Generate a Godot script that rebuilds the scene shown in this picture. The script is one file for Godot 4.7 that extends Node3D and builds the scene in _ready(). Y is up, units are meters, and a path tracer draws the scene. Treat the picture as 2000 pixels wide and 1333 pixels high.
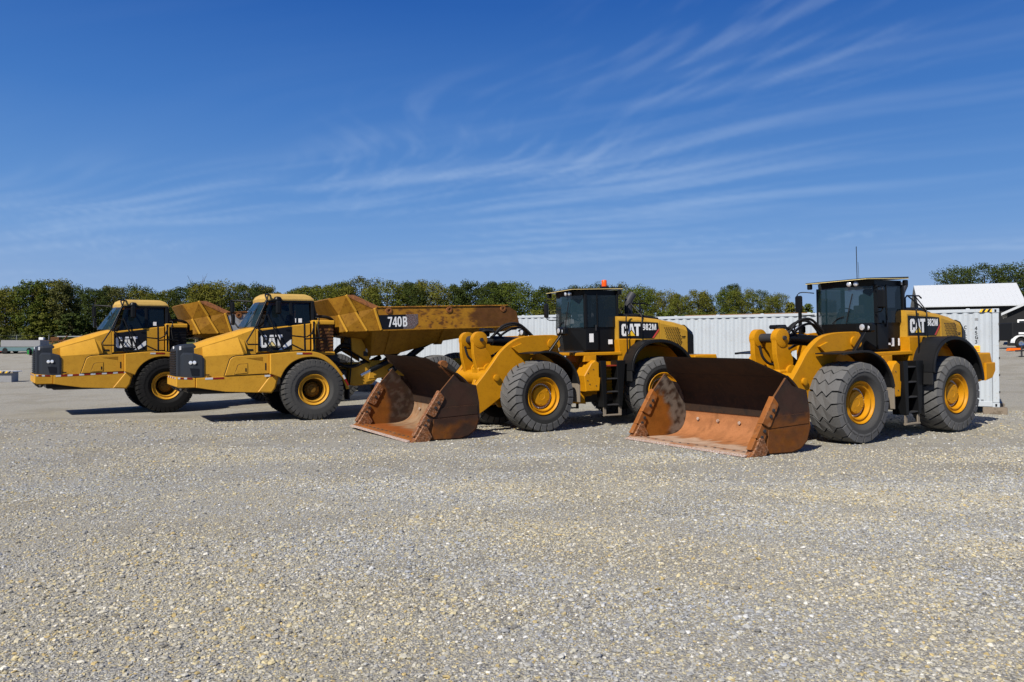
extends Node3D
# Gravel yard with two articulated dump trucks and two wheel loaders parked in a row.
# Machine axes: +x to the rear, +y up, +z to the side that faces the camera; origin under the front axle.

const EYE := 2.05
var rng := RandomNumberGenerator.new()
var mats := {}
var taken := {}

# ---------------------------------------------------------------- mesh collector
class MB:
	var v := PackedVector3Array()
	var n := PackedVector3Array()
	var c := PackedColorArray()
	var xf := Transform3D.IDENTITY
	var tint = null

	func put(a: Vector3, b: Vector3, d: Vector3, na: Vector3, nb: Vector3, nd: Vector3) -> void:
		if xf.basis.determinant() < 0.0:
			v.append_array([a, b, d]); n.append_array([na, nb, nd])
		else:
			v.append_array([a, d, b]); n.append_array([na, nd, nb])
		if tint != null:
			c.append_array([tint, tint, tint])

	# corners run counter-clockwise seen from outside
	func tri(a: Vector3, b: Vector3, d: Vector3) -> void:
		var p := xf * a
		var q := xf * b
		var r := xf * d
		var m := (q - p).cross(r - p).normalized()
		if xf.basis.determinant() < 0.0:
			m = -m
		put(p, q, r, m, m, m)

	func tri_n(a: Vector3, b: Vector3, d: Vector3, na: Vector3, nb: Vector3, nd: Vector3) -> void:
		put(xf * a, xf * b, xf * d, (xf.basis * na).normalized(), (xf.basis * nb).normalized(), (xf.basis * nd).normalized())

	func quad(a: Vector3, b: Vector3, d: Vector3, e: Vector3) -> void:
		tri(a, b, d)
		tri(a, d, e)

	func box(at: Vector3, size: Vector3, bevel := 0.0) -> void:
		var h := size / 2.0
		var k: float = min(bevel, min(h.x, min(h.y, h.z)) * 0.9)
		for axis in 3:
			var u := (axis + 1) % 3
			var w := (axis + 2) % 3
			for s in [-1.0, 1.0]:
				var p := []
				for f in [[-1, -1], [1, -1], [1, 1], [-1, 1]]:
					var q := Vector3.ZERO
					q[axis] = s * h[axis]
					q[u] = f[0] * (h[u] - k)
					q[w] = f[1] * (h[w] - k)
					p.append(q + at)
				if s < 0: p.reverse()
				quad(p[0], p[1], p[2], p[3])
			if k > 0.0:
				for f in [[-1, -1], [1, -1], [1, 1], [-1, 1]]:
					var p := []
					for g in [[-1, 0], [1, 0], [1, 1], [-1, 1]]:
						var q := Vector3.ZERO
						q[axis] = g[0] * (h[axis] - k)
						q[u] = f[0] * (h[u] if g[1] == 0 else h[u] - k)
						q[w] = f[1] * (h[w] - k if g[1] == 0 else h[w])
						p.append(q + at)
					if f[0] * f[1] > 0: p.reverse()
					p.reverse()
					var m: Vector3 = (p[1] - p[0]).cross(p[2] - p[0])
					var out := Vector3.ZERO
					out[u] = f[0]; out[w] = f[1]
					if m.dot(out) < 0: p.reverse()
					quad(p[0], p[1], p[2], p[3])
		if k > 0.0:
			for sx in [-1, 1]:
				for sy in [-1, 1]:
					for sz in [-1, 1]:
						var s := Vector3(sx, sy, sz)
						var a := at + s * Vector3(h.x, h.y - k, h.z - k)
						var b := at + s * Vector3(h.x - k, h.y, h.z - k)
						var d := at + s * Vector3(h.x - k, h.y - k, h.z)
						if (b - a).cross(d - a).dot(s) < 0: tri(a, d, b)
						else: tri(a, b, d)

	# box between two points, w wide (across, horizontally) and t thick
	func bar(a: Vector3, b: Vector3, w: float, t: float, bevel := 0.0) -> void:
		var keep := xf
		var d := b - a
		var f := d.normalized()
		var side := Vector3.UP.cross(f)
		side = Vector3(0, 0, 1) if side.length() < 0.05 else side.normalized()
		var up := f.cross(side).normalized()
		xf = keep * Transform3D(Basis(f, up, f.cross(up)), (a + b) / 2.0)
		box(Vector3.ZERO, Vector3(d.length(), t, w), bevel)
		xf = keep

	# polygon in x, y pushed from z0 to z1; z0 < z1
	func prism(poly: PackedVector2Array, z0: float, z1: float, bevel := 0.0) -> void:
		var p := poly
		var area := 0.0
		for i in p.size():
			var j := (i + 1) % p.size()
			area += p[i].x * p[j].y - p[j].x * p[i].y
		if area < 0.0:
			p = poly.duplicate()
			p.reverse()
		var inner := p
		if bevel > 0.0:
			inner = p.duplicate()
			var m := p.size()
			for i in m:
				var e0 := (p[i] - p[(i + m - 1) % m]).normalized()
				var e1 := (p[(i + 1) % m] - p[i]).normalized()
				var n0 := Vector2(-e0.y, e0.x)
				var n1 := Vector2(-e1.y, e1.x)
				var bis := (n0 + n1)
				bis = n0 if bis.length() < 0.2 else bis.normalized() / max(0.45, bis.normalized().dot(n0))
				inner[i] = p[i] + bis * bevel
		var idx := Geometry2D.triangulate_polygon(inner)
		for k in range(0, idx.size(), 3):
			var a := inner[idx[k]]
			var b := inner[idx[k + 1]]
			var d := inner[idx[k + 2]]
			if (b - a).cross(d - a) < 0:
				var t := b
				b = d
				d = t
			tri(Vector3(a.x, a.y, z1), Vector3(b.x, b.y, z1), Vector3(d.x, d.y, z1))
			tri(Vector3(a.x, a.y, z0), Vector3(d.x, d.y, z0), Vector3(b.x, b.y, z0))
		var rings := [[inner, z0], [p, z0 + bevel], [p, z1 - bevel], [inner, z1]] if bevel > 0.0 else [[p, z0], [p, z1]]
		for r in rings.size() - 1:
			for i in p.size():
				var j := (i + 1) % p.size()
				var lo: PackedVector2Array = rings[r][0]
				var hi: PackedVector2Array = rings[r + 1][0]
				var za: float = rings[r][1]
				var zb: float = rings[r + 1][1]
				quad(Vector3(lo[i].x, lo[i].y, za), Vector3(lo[j].x, lo[j].y, za), Vector3(hi[j].x, hi[j].y, zb), Vector3(hi[i].x, hi[i].y, zb))

	# profile of (radius, z) turned round the z axis
	func lathe(prof: Array, seg := 32, from := 0.0, to := TAU) -> void:
		var m := prof.size()
		var face := []
		for i in m - 1:
			var d: Vector2 = prof[i + 1] - prof[i]
			face.append(Vector2(d.y, -d.x).normalized())
		for i in m - 1:
			var na: Vector2 = face[i]
			var nb: Vector2 = face[i]
			if i > 0 and face[i].dot(face[i - 1]) > 0.75: na = (face[i] + face[i - 1]).normalized()
			if i < m - 2 and face[i].dot(face[i + 1]) > 0.75: nb = (face[i] + face[i + 1]).normalized()
			for k in seg:
				var t0 := from + (to - from) * k / seg
				var t1 := from + (to - from) * (k + 1) / seg
				var c0 := Vector3(cos(t0), sin(t0), 0)
				var c1 := Vector3(cos(t1), sin(t1), 0)
				var z := Vector3(0, 0, 1)
				var a: Vector3 = c0 * prof[i].x + z * prof[i].y
				var b: Vector3 = c1 * prof[i].x + z * prof[i].y
				var d: Vector3 = c1 * prof[i + 1].x + z * prof[i + 1].y
				var e: Vector3 = c0 * prof[i + 1].x + z * prof[i + 1].y
				var n_a := c0 * na.x + z * na.y
				var n_b := c1 * na.x + z * na.y
				var n_d := c1 * nb.x + z * nb.y
				var n_e := c0 * nb.x + z * nb.y
				if prof[i].x > 1e-5: tri_n(a, b, d, n_a, n_b, n_d)
				if prof[i + 1].x > 1e-5: tri_n(a, d, e, n_a, n_d, n_e)

	func tube(pts: Array, r, sides := 8) -> void:
		var m := pts.size()
		var rings := []
		var norms := []
		var up := Vector3(0.13, 0.97, 0.21)
		for i in m:
			var d: Vector3 = (pts[min(i + 1, m - 1)] - pts[max(i - 1, 0)]).normalized()
			if abs(d.dot(up)) > 0.93: up = Vector3(0.9, 0.1, 0.42)
			var u := up.cross(d).normalized()
			var w := d.cross(u).normalized()
			var rr: float = r[i] if r is Array else r
			var ring := []
			var nn := []
			for k in sides:
				var t := TAU * k / sides
				var o := u * cos(t) + w * sin(t)
				nn.append(o)
				ring.append(pts[i] + o * rr)
			rings.append(ring)
			norms.append(nn)
		for i in m - 1:
			for k in sides:
				var j := (k + 1) % sides
				tri_n(rings[i][k], rings[i][j], rings[i + 1][j], norms[i][k], norms[i][j], norms[i + 1][j])
				tri_n(rings[i][k], rings[i + 1][j], rings[i + 1][k], norms[i][k], norms[i + 1][j], norms[i + 1][k])
		for k in range(1, sides - 1):
			tri(rings[0][0], rings[0][k + 1], rings[0][k])
			tri(rings[m - 1][0], rings[m - 1][k], rings[m - 1][k + 1])

	# closed rings of equally many corners, counter-clockwise seen from the last ring's side
	func loft(rings: Array, cap_a := true, cap_b := true, skip := -1) -> void:
		var m: int = rings[0].size()
		for i in rings.size() - 1:
			for k in m:
				if k == skip: continue
				var j := (k + 1) % m
				quad(rings[i][k], rings[i][j], rings[i + 1][j], rings[i + 1][k])
		for k in range(1, m - 1):
			if cap_a: tri(rings[0][0], rings[0][k + 1], rings[0][k])
			if cap_b: tri(rings[-1][0], rings[-1][k], rings[-1][k + 1])

	# smoothly shaded bilinear patch, corners counter-clockwise seen from outside
	func patch(a: Vector3, b: Vector3, d: Vector3, e: Vector3, m := 8) -> void:
		for i in m:
			for j in m:
				var p := []
				var q := []
				for o in [[i, j], [i + 1, j], [i + 1, j + 1], [i, j + 1]]:
					var s: float = o[0] / float(m)
					var t: float = o[1] / float(m)
					p.append(a.lerp(b, s).lerp(e.lerp(d, s), t))
					q.append((b - a).lerp(d - e, t).cross((e - a).lerp(d - b, s)).normalized())
				tri_n(p[0], p[1], p[2], q[0], q[1], q[2])
				tri_n(p[0], p[2], p[3], q[0], q[2], q[3])

	func mesh() -> ArrayMesh:
		var arr := []
		arr.resize(Mesh.ARRAY_MAX)
		arr[Mesh.ARRAY_VERTEX] = v
		arr[Mesh.ARRAY_NORMAL] = n
		if c.size() == v.size(): arr[Mesh.ARRAY_COLOR] = c
		var am := ArrayMesh.new()
		am.add_surface_from_arrays(Mesh.PRIMITIVE_TRIANGLES, arr)
		return am

# ---------------------------------------------------------------- small helpers
func numbered(called: String) -> String:
	taken[called] = taken.get(called, -1) + 1
	return called if taken[called] == 0 else "%s_%03d" % [called, taken[called]]

func thing(called: String, label: String, category: String, at := Vector3.ZERO, turn := 0.0, group := "") -> Node3D:
	var o := Node3D.new()
	o.name = numbered(called)
	add_child(o)
	o.position = at
	o.rotation.y = turn
	tag(o, label, category, group)
	return o

func tag(o: Node, label: String, category: String, group := "", kind := "") -> Node:
	o.set_meta("label", label)
	o.set_meta("category", category)
	if group: o.set_meta("group", group)
	if kind: o.set_meta("kind", kind)
	return o

func obj(called: String, mb, mat: Material, parent: Node = null, xf := Transform3D.IDENTITY) -> MeshInstance3D:
	var o := MeshInstance3D.new()
	o.mesh = mb.mesh() if mb is MB else mb
	o.material_override = mat
	o.transform = xf
	if parent == null:
		o.name = numbered(called)
		add_child(o)
	else:
		o.name = called
		parent.add_child(o, true)
	return o

func part(called: String, parent: Node, xf := Transform3D.IDENTITY) -> Node3D:
	var o := Node3D.new()
	o.name = called
	o.transform = xf
	parent.add_child(o, true)
	return o

func V2(a: Array) -> PackedVector2Array:
	var p := PackedVector2Array()
	for i in range(0, a.size(), 2): p.append(Vector2(a[i], a[i + 1]))
	return p

# outline of a plate of thickness t that follows a polyline
func plate(line: PackedVector2Array, t: float) -> PackedVector2Array:
	var a := PackedVector2Array()
	var b := PackedVector2Array()
	var m := line.size()
	for i in m:
		var d := (line[min(i + 1, m - 1)] - line[max(i - 1, 0)]).normalized()
		var nn := Vector2(-d.y, d.x) * t / 2.0
		a.append(line[i] + nn)
		b.append(line[i] - nn)
	b.reverse()
	a.append_array(b)
	return a

func smooth_line(p: PackedVector2Array, steps := 5) -> PackedVector2Array:
	var o := PackedVector2Array()
	for i in p.size() - 1:
		var a := p[max(i - 1, 0)]
		var d := p[min(i + 2, p.size() - 1)]
		for k in steps: o.append(p[i].cubic_interpolate(p[i + 1], a, d, float(k) / steps))
	o.append(p[-1])
	return o

func curve3(p: Array, steps := 6) -> Array:
	var o := []
	for i in p.size() - 1:
		var a: Vector3 = p[max(i - 1, 0)]
		var d: Vector3 = p[min(i + 2, p.size() - 1)]
		for k in steps: o.append(p[i].cubic_interpolate(p[i + 1], a, d, float(k) / steps))
	o.append(p[-1])
	return o

func sm(a: float, b: float, x: float) -> float:
	return smoothstep(a, b, x)

# height of the yard: level in front, rising gently behind the machines and to the far right
func ground_y(x: float, z: float) -> float:
	var d := (x - 7.1) * 0.425 + (-19.0 - z) * 0.904
	var far := -z
	var e := (sqrt(d * d + 1.0) + d) * 0.5 - 0.5
	var h := 0.04 * 35.0 * (1.0 - exp(-e / 35.0))
	h += 0.025 * (sqrt((far - 62.0) * (far - 62.0) + 30.0) + far - 62.0) * (1.0 - 0.6 * sm(150.0, 500.0, far))
	h += 1.3 * sm(20.0, 40.0, x) * sm(28.0, 55.0, far)
	return h

# ---------------------------------------------------------------- materials
func lin(r: float, g: float, b: float) -> Color:
	return Color(r, g, b).linear_to_srgb()

# layers of noise over a base colour, all linear: [frequency, octaves, low, high, colour, strength]
func noise_tex(size: int, seed_at: int, base: Color, layers: Array) -> ImageTexture:
	var px := PackedFloat32Array()
	px.resize(size * size * 3)
	for i in size * size:
		px[i * 3] = base.r; px[i * 3 + 1] = base.g; px[i * 3 + 2] = base.b
	for l in layers.size():
		var y: Array = layers[l]
		var f := FastNoiseLite.new()
		f.seed = seed_at * 17 + l * 101
		f.noise_type = y[6] if y.size() > 6 else FastNoiseLite.TYPE_SIMPLEX_SMOOTH
		if y.size() > 7: f.cellular_return_type = y[7]
		f.frequency = y[0] / size
		f.fractal_octaves = y[1]
		var im := f.get_seamless_image(size, size, false, false, 0.1, true)
		im.convert(Image.FORMAT_L8)
		var by := im.get_data()
		var lut := PackedFloat32Array()
		for k in 256: lut.append(smoothstep(y[2], y[3], k / 255.0) * y[5] if y[2] < y[3] else (1.0 - smoothstep(y[3], y[2], k / 255.0)) * y[5])
		var col: Color = y[4]
		for i in size * size:
			var t := lut[by[i]]
			if t > 0.003:
				var j := i * 3
				px[j] += (col.r - px[j]) * t
				px[j + 1] += (col.g - px[j + 1]) * t
				px[j + 2] += (col.b - px[j + 2]) * t
	var out := PackedByteArray()
	out.resize(size * size * 3)
	var to := PackedByteArray()
	for k in 1025: to.append(int(round(clampf(Color(k / 1024.0, 0, 0).linear_to_srgb().r, 0, 1) * 255.0)))
	for i in px.size(): out[i] = to[int(clampf(px[i], 0.0, 1.0) * 1024.0)]
	return ImageTexture.create_from_image(Image.create_from_data(size, size, false, Image.FORMAT_RGB8, out))

func grey_tex(size: int, seed_at: int, freq: float, oct: int, type := FastNoiseLite.TYPE_SIMPLEX_SMOOTH) -> ImageTexture:
	var f := FastNoiseLite.new()
	f.seed = seed_at
	f.noise_type = type
	f.frequency = freq / size
	f.fractal_octaves = oct
	return ImageTexture.create_from_image(f.get_seamless_image(size, size, false, false, 0.1, true))

func mat(called: String, col: Color, rough := 0.7, tex: Texture2D = null, scale := 1.0, metal := 0.0) -> StandardMaterial3D:
	var m := StandardMaterial3D.new()
	m.resource_name = called
	m.albedo_color = col
	m.roughness = rough
	m.metallic = metal
	m.metallic_specular = 0.3
	if tex:
		m.albedo_texture = tex
		m.uv1_triplanar = true
		m.uv1_triplanar_sharpness = 4.0
		m.uv1_scale = Vector3.ONE * scale
	mats[called] = m
	return m

func make_materials() -> void:
	var w := Color(1, 1, 1)
	var worn := noise_tex(512, 3, w, [
		[4.0, 4, 0.35, 0.80, Color(0.88, 0.86, 0.84), 0.7],
		[16.0, 5, 0.62, 0.80, Color(0.72, 0.66, 0.60), 0.35],
		[70.0, 3, 0.80, 0.85, Color(0.30, 0.20, 0.14), 0.8],
		[7.0, 5, 0.6, 0.85, Color(1.0, 1.06, 1.3), 0.3]])
	var worn_heavy := noise_tex(512, 5, w, [
		[4.0, 4, 0.35, 0.75, Color(0.80, 0.77, 0.72), 0.8],
		[14.0, 5, 0.64, 0.76, Color(0.50, 0.38, 0.30), 0.6],
		[50.0, 3, 0.74, 0.80, Color(0.26, 0.16, 0.10), 0.8]])
	var dusty := noise_tex(512, 7, w, [
		[7.0, 5, 0.35, 0.75, Color(1.7, 1.65, 1.55), 0.5],
		[40.0, 3, 0.5, 0.8, Color(0.6, 0.6, 0.6), 0.5],
		[120.0, 2, 0.6, 0.8, Color(1.8, 1.75, 1.65), 0.3]])
	mat("truck_yellow", lin(0.52, 0.272, 0.026), 0.5, worn, 0.55)
	mat("loader_yellow", lin(0.49, 0.218, 0.005), 0.48, worn, 0.47)
	mat("roof_yellow", lin(0.46, 0.30, 0.085), 0.65, worn, 0.6)
	mat("hood_yellow", lin(0.47, 0.262, 0.030), 0.5, worn, 0.4)
	mat("body_yellow_shaded", lin(0.255, 0.122, 0.008), 0.6, worn_heavy, 0.5)  # truck yellow darkened: shade of headboard, wings and hull put into the colour
	mat("body_rust", Color(1, 1, 1), 0.7, noise_tex(512, 11, Color(0.40, 0.195, 0.018), [
		[4.0, 5, 0.45, 0.75, Color(0.31, 0.125, 0.018), 0.6],
		[22.0, 5, 0.60, 0.68, Color(0.10, 0.038, 0.014), 0.85],
		[70.0, 4, 0.64, 0.72, Color(0.06, 0.026, 0.012), 0.85],
		[2.5, 4, 0.60, 0.70, Color(0.13, 0.05, 0.02), 0.6]]), 0.36)
	mat("body_rust_dark", Color(1, 1, 1), 0.8, noise_tex(512, 12, Color(0.085, 0.038, 0.017), [
		[5.0, 5, 0.40, 0.70, Color(0.13, 0.052, 0.018), 0.8],
		[30.0, 4, 0.55, 0.80, Color(0.045, 0.022, 0.014), 0.6],
		[12.0, 5, 0.68, 0.76, Color(0.30, 0.14, 0.02), 0.7]]), 0.5)
	mat("rim_edge_rust", Color(1, 1, 1), 0.8, noise_tex(256, 13, Color(0.20, 0.075, 0.025), [
		[8.0, 5, 0.45, 0.65, Color(0.10, 0.04, 0.02), 0.8],
		[30.0, 4, 0.60, 0.75, Color(0.33, 0.16, 0.05), 0.7]]), 0.8)
	mat("bucket_dark", Color(1, 1, 1), 0.55, noise_tex(512, 21, Color(0.060, 0.036, 0.025), [
		[3.0, 4, 0.40, 0.75, Color(0.095, 0.055, 0.034), 0.8],
		[6.0, 5, 0.58, 0.80, Color(0.15, 0.066, 0.024), 0.6],
		[20.0, 4, 0.50, 0.85, Color(0.040, 0.027, 0.021), 0.6],
		[110.0, 2, 0.66, 0.8, Color(0.16, 0.13, 0.11), 0.25]]), 0.45)
	mat("bucket_wall", Color(1, 1, 1), 0.75, noise_tex(512, 22, Color(0.034, 0.021, 0.015), [
		[4.0, 5, 0.42, 0.70, Color(0.023, 0.016, 0.013), 0.9],
		[16.0, 4, 0.55, 0.80, Color(0.05, 0.028, 0.016), 0.5]]), 0.4)
	mat("bucket_orange", Color(1, 1, 1), 0.62, noise_tex(512, 23, Color(0.27, 0.090, 0.018), [
		[3.0, 4, 0.40, 0.72, Color(0.20, 0.070, 0.018), 0.8],
		[6.0, 5, 0.60, 0.80, Color(0.29, 0.15, 0.075), 0.5],
		[14.0, 5, 0.64, 0.78, Color(0.11, 0.045, 0.018), 0.6],
		[90.0, 3, 0.62, 0.85, Color(0.34, 0.15, 0.06), 0.3]]), 0.4)
	mat("bucket_floor", Color(1, 1, 1), 0.7, noise_tex(512, 24, Color(0.30, 0.155, 0.085), [
		[2.5, 4, 0.35, 0.60, Color(0.36, 0.25, 0.18), 0.95],
		[5.0, 5, 0.58, 0.74, Color(0.27, 0.11, 0.045), 0.7],
		[14.0, 5, 0.66, 0.78, Color(0.17, 0.085, 0.045), 0.6],
		[80.0, 3, 0.62, 0.85, Color(0.42, 0.33, 0.26), 0.35]]), 0.45)
	mat("bucket_edge", Color(1, 1, 1), 0.5, noise_tex(256, 25, Color(0.20, 0.075, 0.026), [
		[8.0, 5, 0.45, 0.62, Color(0.10, 0.045, 0.022), 0.8],
		[20.0, 4, 0.58, 0.70, Color(0.34, 0.20, 0.13), 0.7]]), 0.9)
	mat("bucket_plate", Color(1, 1, 1), 0.6, noise_tex(512, 27, Color(1, 1, 1), [[5.0, 5, 0.4, 0.75, Color(0.78, 0.78, 0.78), 0.8], [40.0, 4, 0.5, 0.8, Color(0.7, 0.66, 0.62), 0.5], [120.0, 2, 0.6, 0.8, Color(1.15, 1.15, 1.15), 0.4]]), 0.5).vertex_color_use_as_albedo = true
	mat("bright_edge", Color(1, 1, 1), 0.45, noise_tex(256, 26, Color(0.50, 0.42, 0.37), [
		[14.0, 4, 0.45, 0.7, Color(0.24, 0.11, 0.05), 0.8]]), 1.2, 0.2)
	mat("tyre_dusty", lin(0.112, 0.112, 0.113), 0.92, dusty, 0.6)
	mat("tyre_dark", lin(0.030, 0.030, 0.030), 0.8, dusty, 0.6)
	mat("rim_inner", lin(0.17, 0.085, 0.010), 0.6, worn_heavy, 0.8)
	mat("tyre_grey", lin(0.056, 0.056, 0.056), 0.88, dusty, 0.6)
	mat("tyre_clean", lin(0.008, 0.008, 0.0085), 0.75, dusty, 0.6)
	mat("rubber", lin(0.016, 0.016, 0.017), 0.65, dusty, 0.8)
	mat("fender_black", lin(0.010, 0.0105, 0.012), 0.45)
	mat("black_paint", lin(0.0065, 0.007, 0.008), 0.34)
	mat("decal_black", lin(0.008, 0.009, 0.013), 0.3)
	mat("hood_top_black", lin(0.012, 0.012, 0.013), 0.55)
	mat("grille_grey", lin(0.020, 0.0245, 0.033), 0.55, dusty, 0.5)
	mat("grille_mesh", lin(0.010, 0.010, 0.012), 0.6)
	mat("steel_dark", lin(0.045, 0.045, 0.048), 0.5, dusty, 0.8, 0.3)
	mat("chrome", lin(0.60, 0.62, 0.66), 0.2, null, 1.0, 1.0)
	mat("exhaust", lin(0.05, 0.052, 0.06), 0.55, dusty, 1.0, 0.2)
	mat("white_paint", lin(0.74, 0.75, 0.76), 0.5)
	mat("logo_yellow", lin(0.80, 0.50, 0.03), 0.45)
	mat("logo_pale", lin(0.80, 0.64, 0.28), 0.5)
	mat("tape_red", lin(0.20, 0.014, 0.012), 0.4)
	mat("tape_white", lin(0.52, 0.54, 0.56), 0.4)
	mat("red_mark", lin(0.50, 0.060, 0.050), 0.5)
	mat("amber", lin(0.80, 0.09, 0.01), 0.25)
	mat("lens", lin(0.72, 0.74, 0.78), 0.15, null, 1.0, 0.5)
	mat("step_red", lin(0.22, 0.03, 0.015), 0.6)
	mat("mud", lin(0.20, 0.17, 0.135), 0.95, dusty, 1.0)
	mat("seat", lin(0.02, 0.021, 0.023), 0.9)
	mat("concrete", lin(0.24, 0.245, 0.26), 0.9, dusty, 0.3)
	mat("timber", Color(1, 1, 1), 0.9, noise_tex(256, 31, Color(0.19, 0.155, 0.12), [
		[4.0, 3, 0.45, 0.7, Color(0.10, 0.08, 0.06), 0.8], [40.0, 3, 0.5, 0.8, Color(0.28, 0.24, 0.19), 0.6]]), 1.1)
	mat("container_white", Color(1, 1, 1), 0.6, noise_tex(512, 33, Color(0.42, 0.462, 0.51), [
		[3.0, 4, 0.5, 0.8, Color(0.38, 0.415, 0.45), 0.5], [40.0, 4, 0.70, 0.8, Color(0.36, 0.34, 0.31), 0.5]]), 0.3)
	mat("roof_white", Color(1, 1, 1), 0.45, noise_tex(256, 34, Color(0.47, 0.49, 0.515), [
		[6.0, 4, 0.5, 0.8, Color(0.45, 0.47, 0.495), 0.5]]), 0.2)
	mat("barn_black", lin(0.012, 0.0125, 0.014), 0.6)
	var glass := mat("glass", lin(0.005, 0.009, 0.012), 0.04)
	glass.transparency = BaseMaterial3D.TRANSPARENCY_ALPHA
	glass.albedo_color.a = 0.90
	glass.metallic_specular = 0.35
	var clear := mat("glass_clear", lin(0.014, 0.034, 0.044), 0.04)
	clear.transparency = BaseMaterial3D.TRANSPARENCY_ALPHA
	clear.albedo_color.a = 0.6
	clear.metallic_specular = 0.4
	for k in ["tyre_dusty", "tyre_grey", "tyre_dark", "tyre_clean"]:
		var m: StandardMaterial3D = mats[k]
		m.heightmap_enabled = true
		m.heightmap_texture = grey_tex(256, 77, 40.0, 3)
		m.heightmap_scale = 0.35
	mat("timber_brown", lin(0.20, 0.11, 0.05), 0.85)
	mat("bark_grey", lin(0.12, 0.11, 0.10), 0.95)
	mat("glass_dark", lin(0.03, 0.035, 0.04), 0.08)
	make_wheel_meshes()

# ---------------------------------------------------------------- sky, light, camera
func make_sky() -> Sky:
	var w := 2560
	var h := 1280
	var data := PackedFloat32Array()
	data.resize(w * h * 3)
	var big := FastNoiseLite.new(); big.seed = 88; big.frequency = 0.32; big.fractal_octaves = 3
	var fine := FastNoiseLite.new(); fine.seed = 12; fine.frequency = 1.0; fine.fractal_octaves = 5; fine.fractal_gain = 0.46
	var bend := FastNoiseLite.new(); bend.seed = 15; bend.frequency = 0.25; bend.fractal_octaves = 2
	var stops := [[-90.0, Vector3(0.28, 0.27, 0.245)], [-2.0, Vector3(0.28, 0.27, 0.245)], [0.0, Vector3(0.31, 0.45, 0.68)], [4.8, Vector3(0.245, 0.395, 0.665)], [8.0, Vector3(0.172, 0.342, 0.66)], [11.0, Vector3(0.115, 0.280, 0.62)],
		[17.0, Vector3(0.057, 0.190, 0.53)], [24.0, Vector3(0.025, 0.118, 0.425)], [45.0, Vector3(0.012, 0.066, 0.29)], [90.0, Vector3(0.009, 0.048, 0.22)]]
	var ca := cos(deg_to_rad(-27.0))
	var sa := sin(deg_to_rad(-27.0))
	var cb := cos(deg_to_rad(-56.0))
	var sb := sin(deg_to_rad(-56.0))
	for y in h:
		var el := (0.5 - (y + 0.5) / h) * PI
		var deg := rad_to_deg(el)
		var base := Vector3.ZERO
		for k in stops.size() - 1:
			if deg >= stops[k][0] and deg <= stops[k + 1][0]:
				base = (stops[k][1] as Vector3).lerp(stops[k + 1][1], (deg - stops[k][0]) / (stops[k + 1][0] - stops[k][0]))
		var row := y * w * 3
		if deg < 0.8:
			for x in w:
				var j := row + x * 3
				data[j] = base.x; data[j + 1] = base.y; data[j + 2] = base.z
			continue
		var reach := 1.0 / tan(max(el, 0.03))
		var near := sm(2.0, 9.0, deg)
		for x in w:
			var az := (x + 0.5) / w * TAU
			var px := sin(az) * reach
			var pz := -cos(az) * reach
			var along := px * ca - pz * sa
			var across := px * sa + pz * ca
			var q := bend.get_noise_2d(px * 0.8, pz * 0.8)
			var ac := across + q * 0.4
			var d := 0.0
			var m := big.get_noise_2d(along * 0.35 + 3.1, ac * 0.8 + 1.7)
			if m > -0.3:
				var f := fine.get_noise_2d(along * 0.22, ac * 1.9) * 0.6 + fine.get_noise_2d(along * 0.6 + 20.0, ac * 6.0 + q * 1.2) * 0.4
				d = sm(-0.3, 0.65, f) * sm(-0.3, 0.55, m) * 0.22
			# shorter feathers that lie across the long streaks
			var u := px * cb - pz * sb
			var w2 := px * sb + pz * cb + q * 0.7
			var m2 := big.get_noise_2d(px * 0.55 + 10.0, pz * 0.55 - 12.0)
			if m2 > 0.0:
				var f2 := fine.get_noise_2d(u * 0.8 + 50.0, w2 * 4.2) * 0.55 + fine.get_noise_2d(u * 1.8 + 70.0, w2 * 11.0 + q * 2.0) * 0.45
				d += sm(-0.12, 0.6, f2) * sm(0.0, 0.45, m2) * 0.14
			d = clampf(d, 0.0, 0.42) * near + 0.04 * (1.0 - near)
			var j := row + x * 3
			data[j] = base.x + (0.66 - base.x) * d
			data[j + 1] = base.y + (0.79 - base.y) * d
			data[j + 2] = base.z + (0.95 - base.z) * d
	var s := Sky.new()
	var pm := PanoramaSkyMaterial.new()
	pm.panorama = ImageTexture.create_from_image(Image.create_from_data(w, h, false, Image.FORMAT_RGBF, data.to_byte_array()))
	s.sky_material = pm
	return s

func make_light() -> void:
	var cam := Camera3D.new()
	cam.name = "camera"
	cam.fov = rad_to_deg(2.0 * atan(666.5 / 1532.0))
	cam.position = Vector3(0, EYE, 0)
	cam.rotation.x = atan(22.5 / 1532.0)
	cam.near = 0.1
	cam.far = 3000.0
	add_child(cam)
	cam.make_current()
	var we := WorldEnvironment.new()
	we.name = "environment"
	var e := Environment.new()
	e.background_mode = Environment.BG_SKY
	e.sky = make_sky()
	e.background_energy_multiplier = 0.80
	e.tonemap_mode = Environment.TONE_MAPPER_LINEAR
	e.tonemap_exposure = 1.25
	e.sdfgi_enabled = true
	e.ssao_enabled = true
	e.ssil_enabled = true
	we.environment = e
	add_child(we)
	var sun := DirectionalLight3D.new()
	sun.name = "sun"
	var phi := deg_to_rad(56.0)
	var el := deg_to_rad(43.0)
	var to_sun := Vector3(-cos(phi) * cos(el), sin(el), sin(phi) * cos(el))
	sun.look_at_from_position(to_sun * 50.0, Vector3.ZERO)
	sun.light_energy = 1.6
	sun.light_color = Color(1.0, 0.97, 0.915)
	sun.light_angular_distance = 0.5
	sun.shadow_enabled = true
	add_child(sun)

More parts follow.
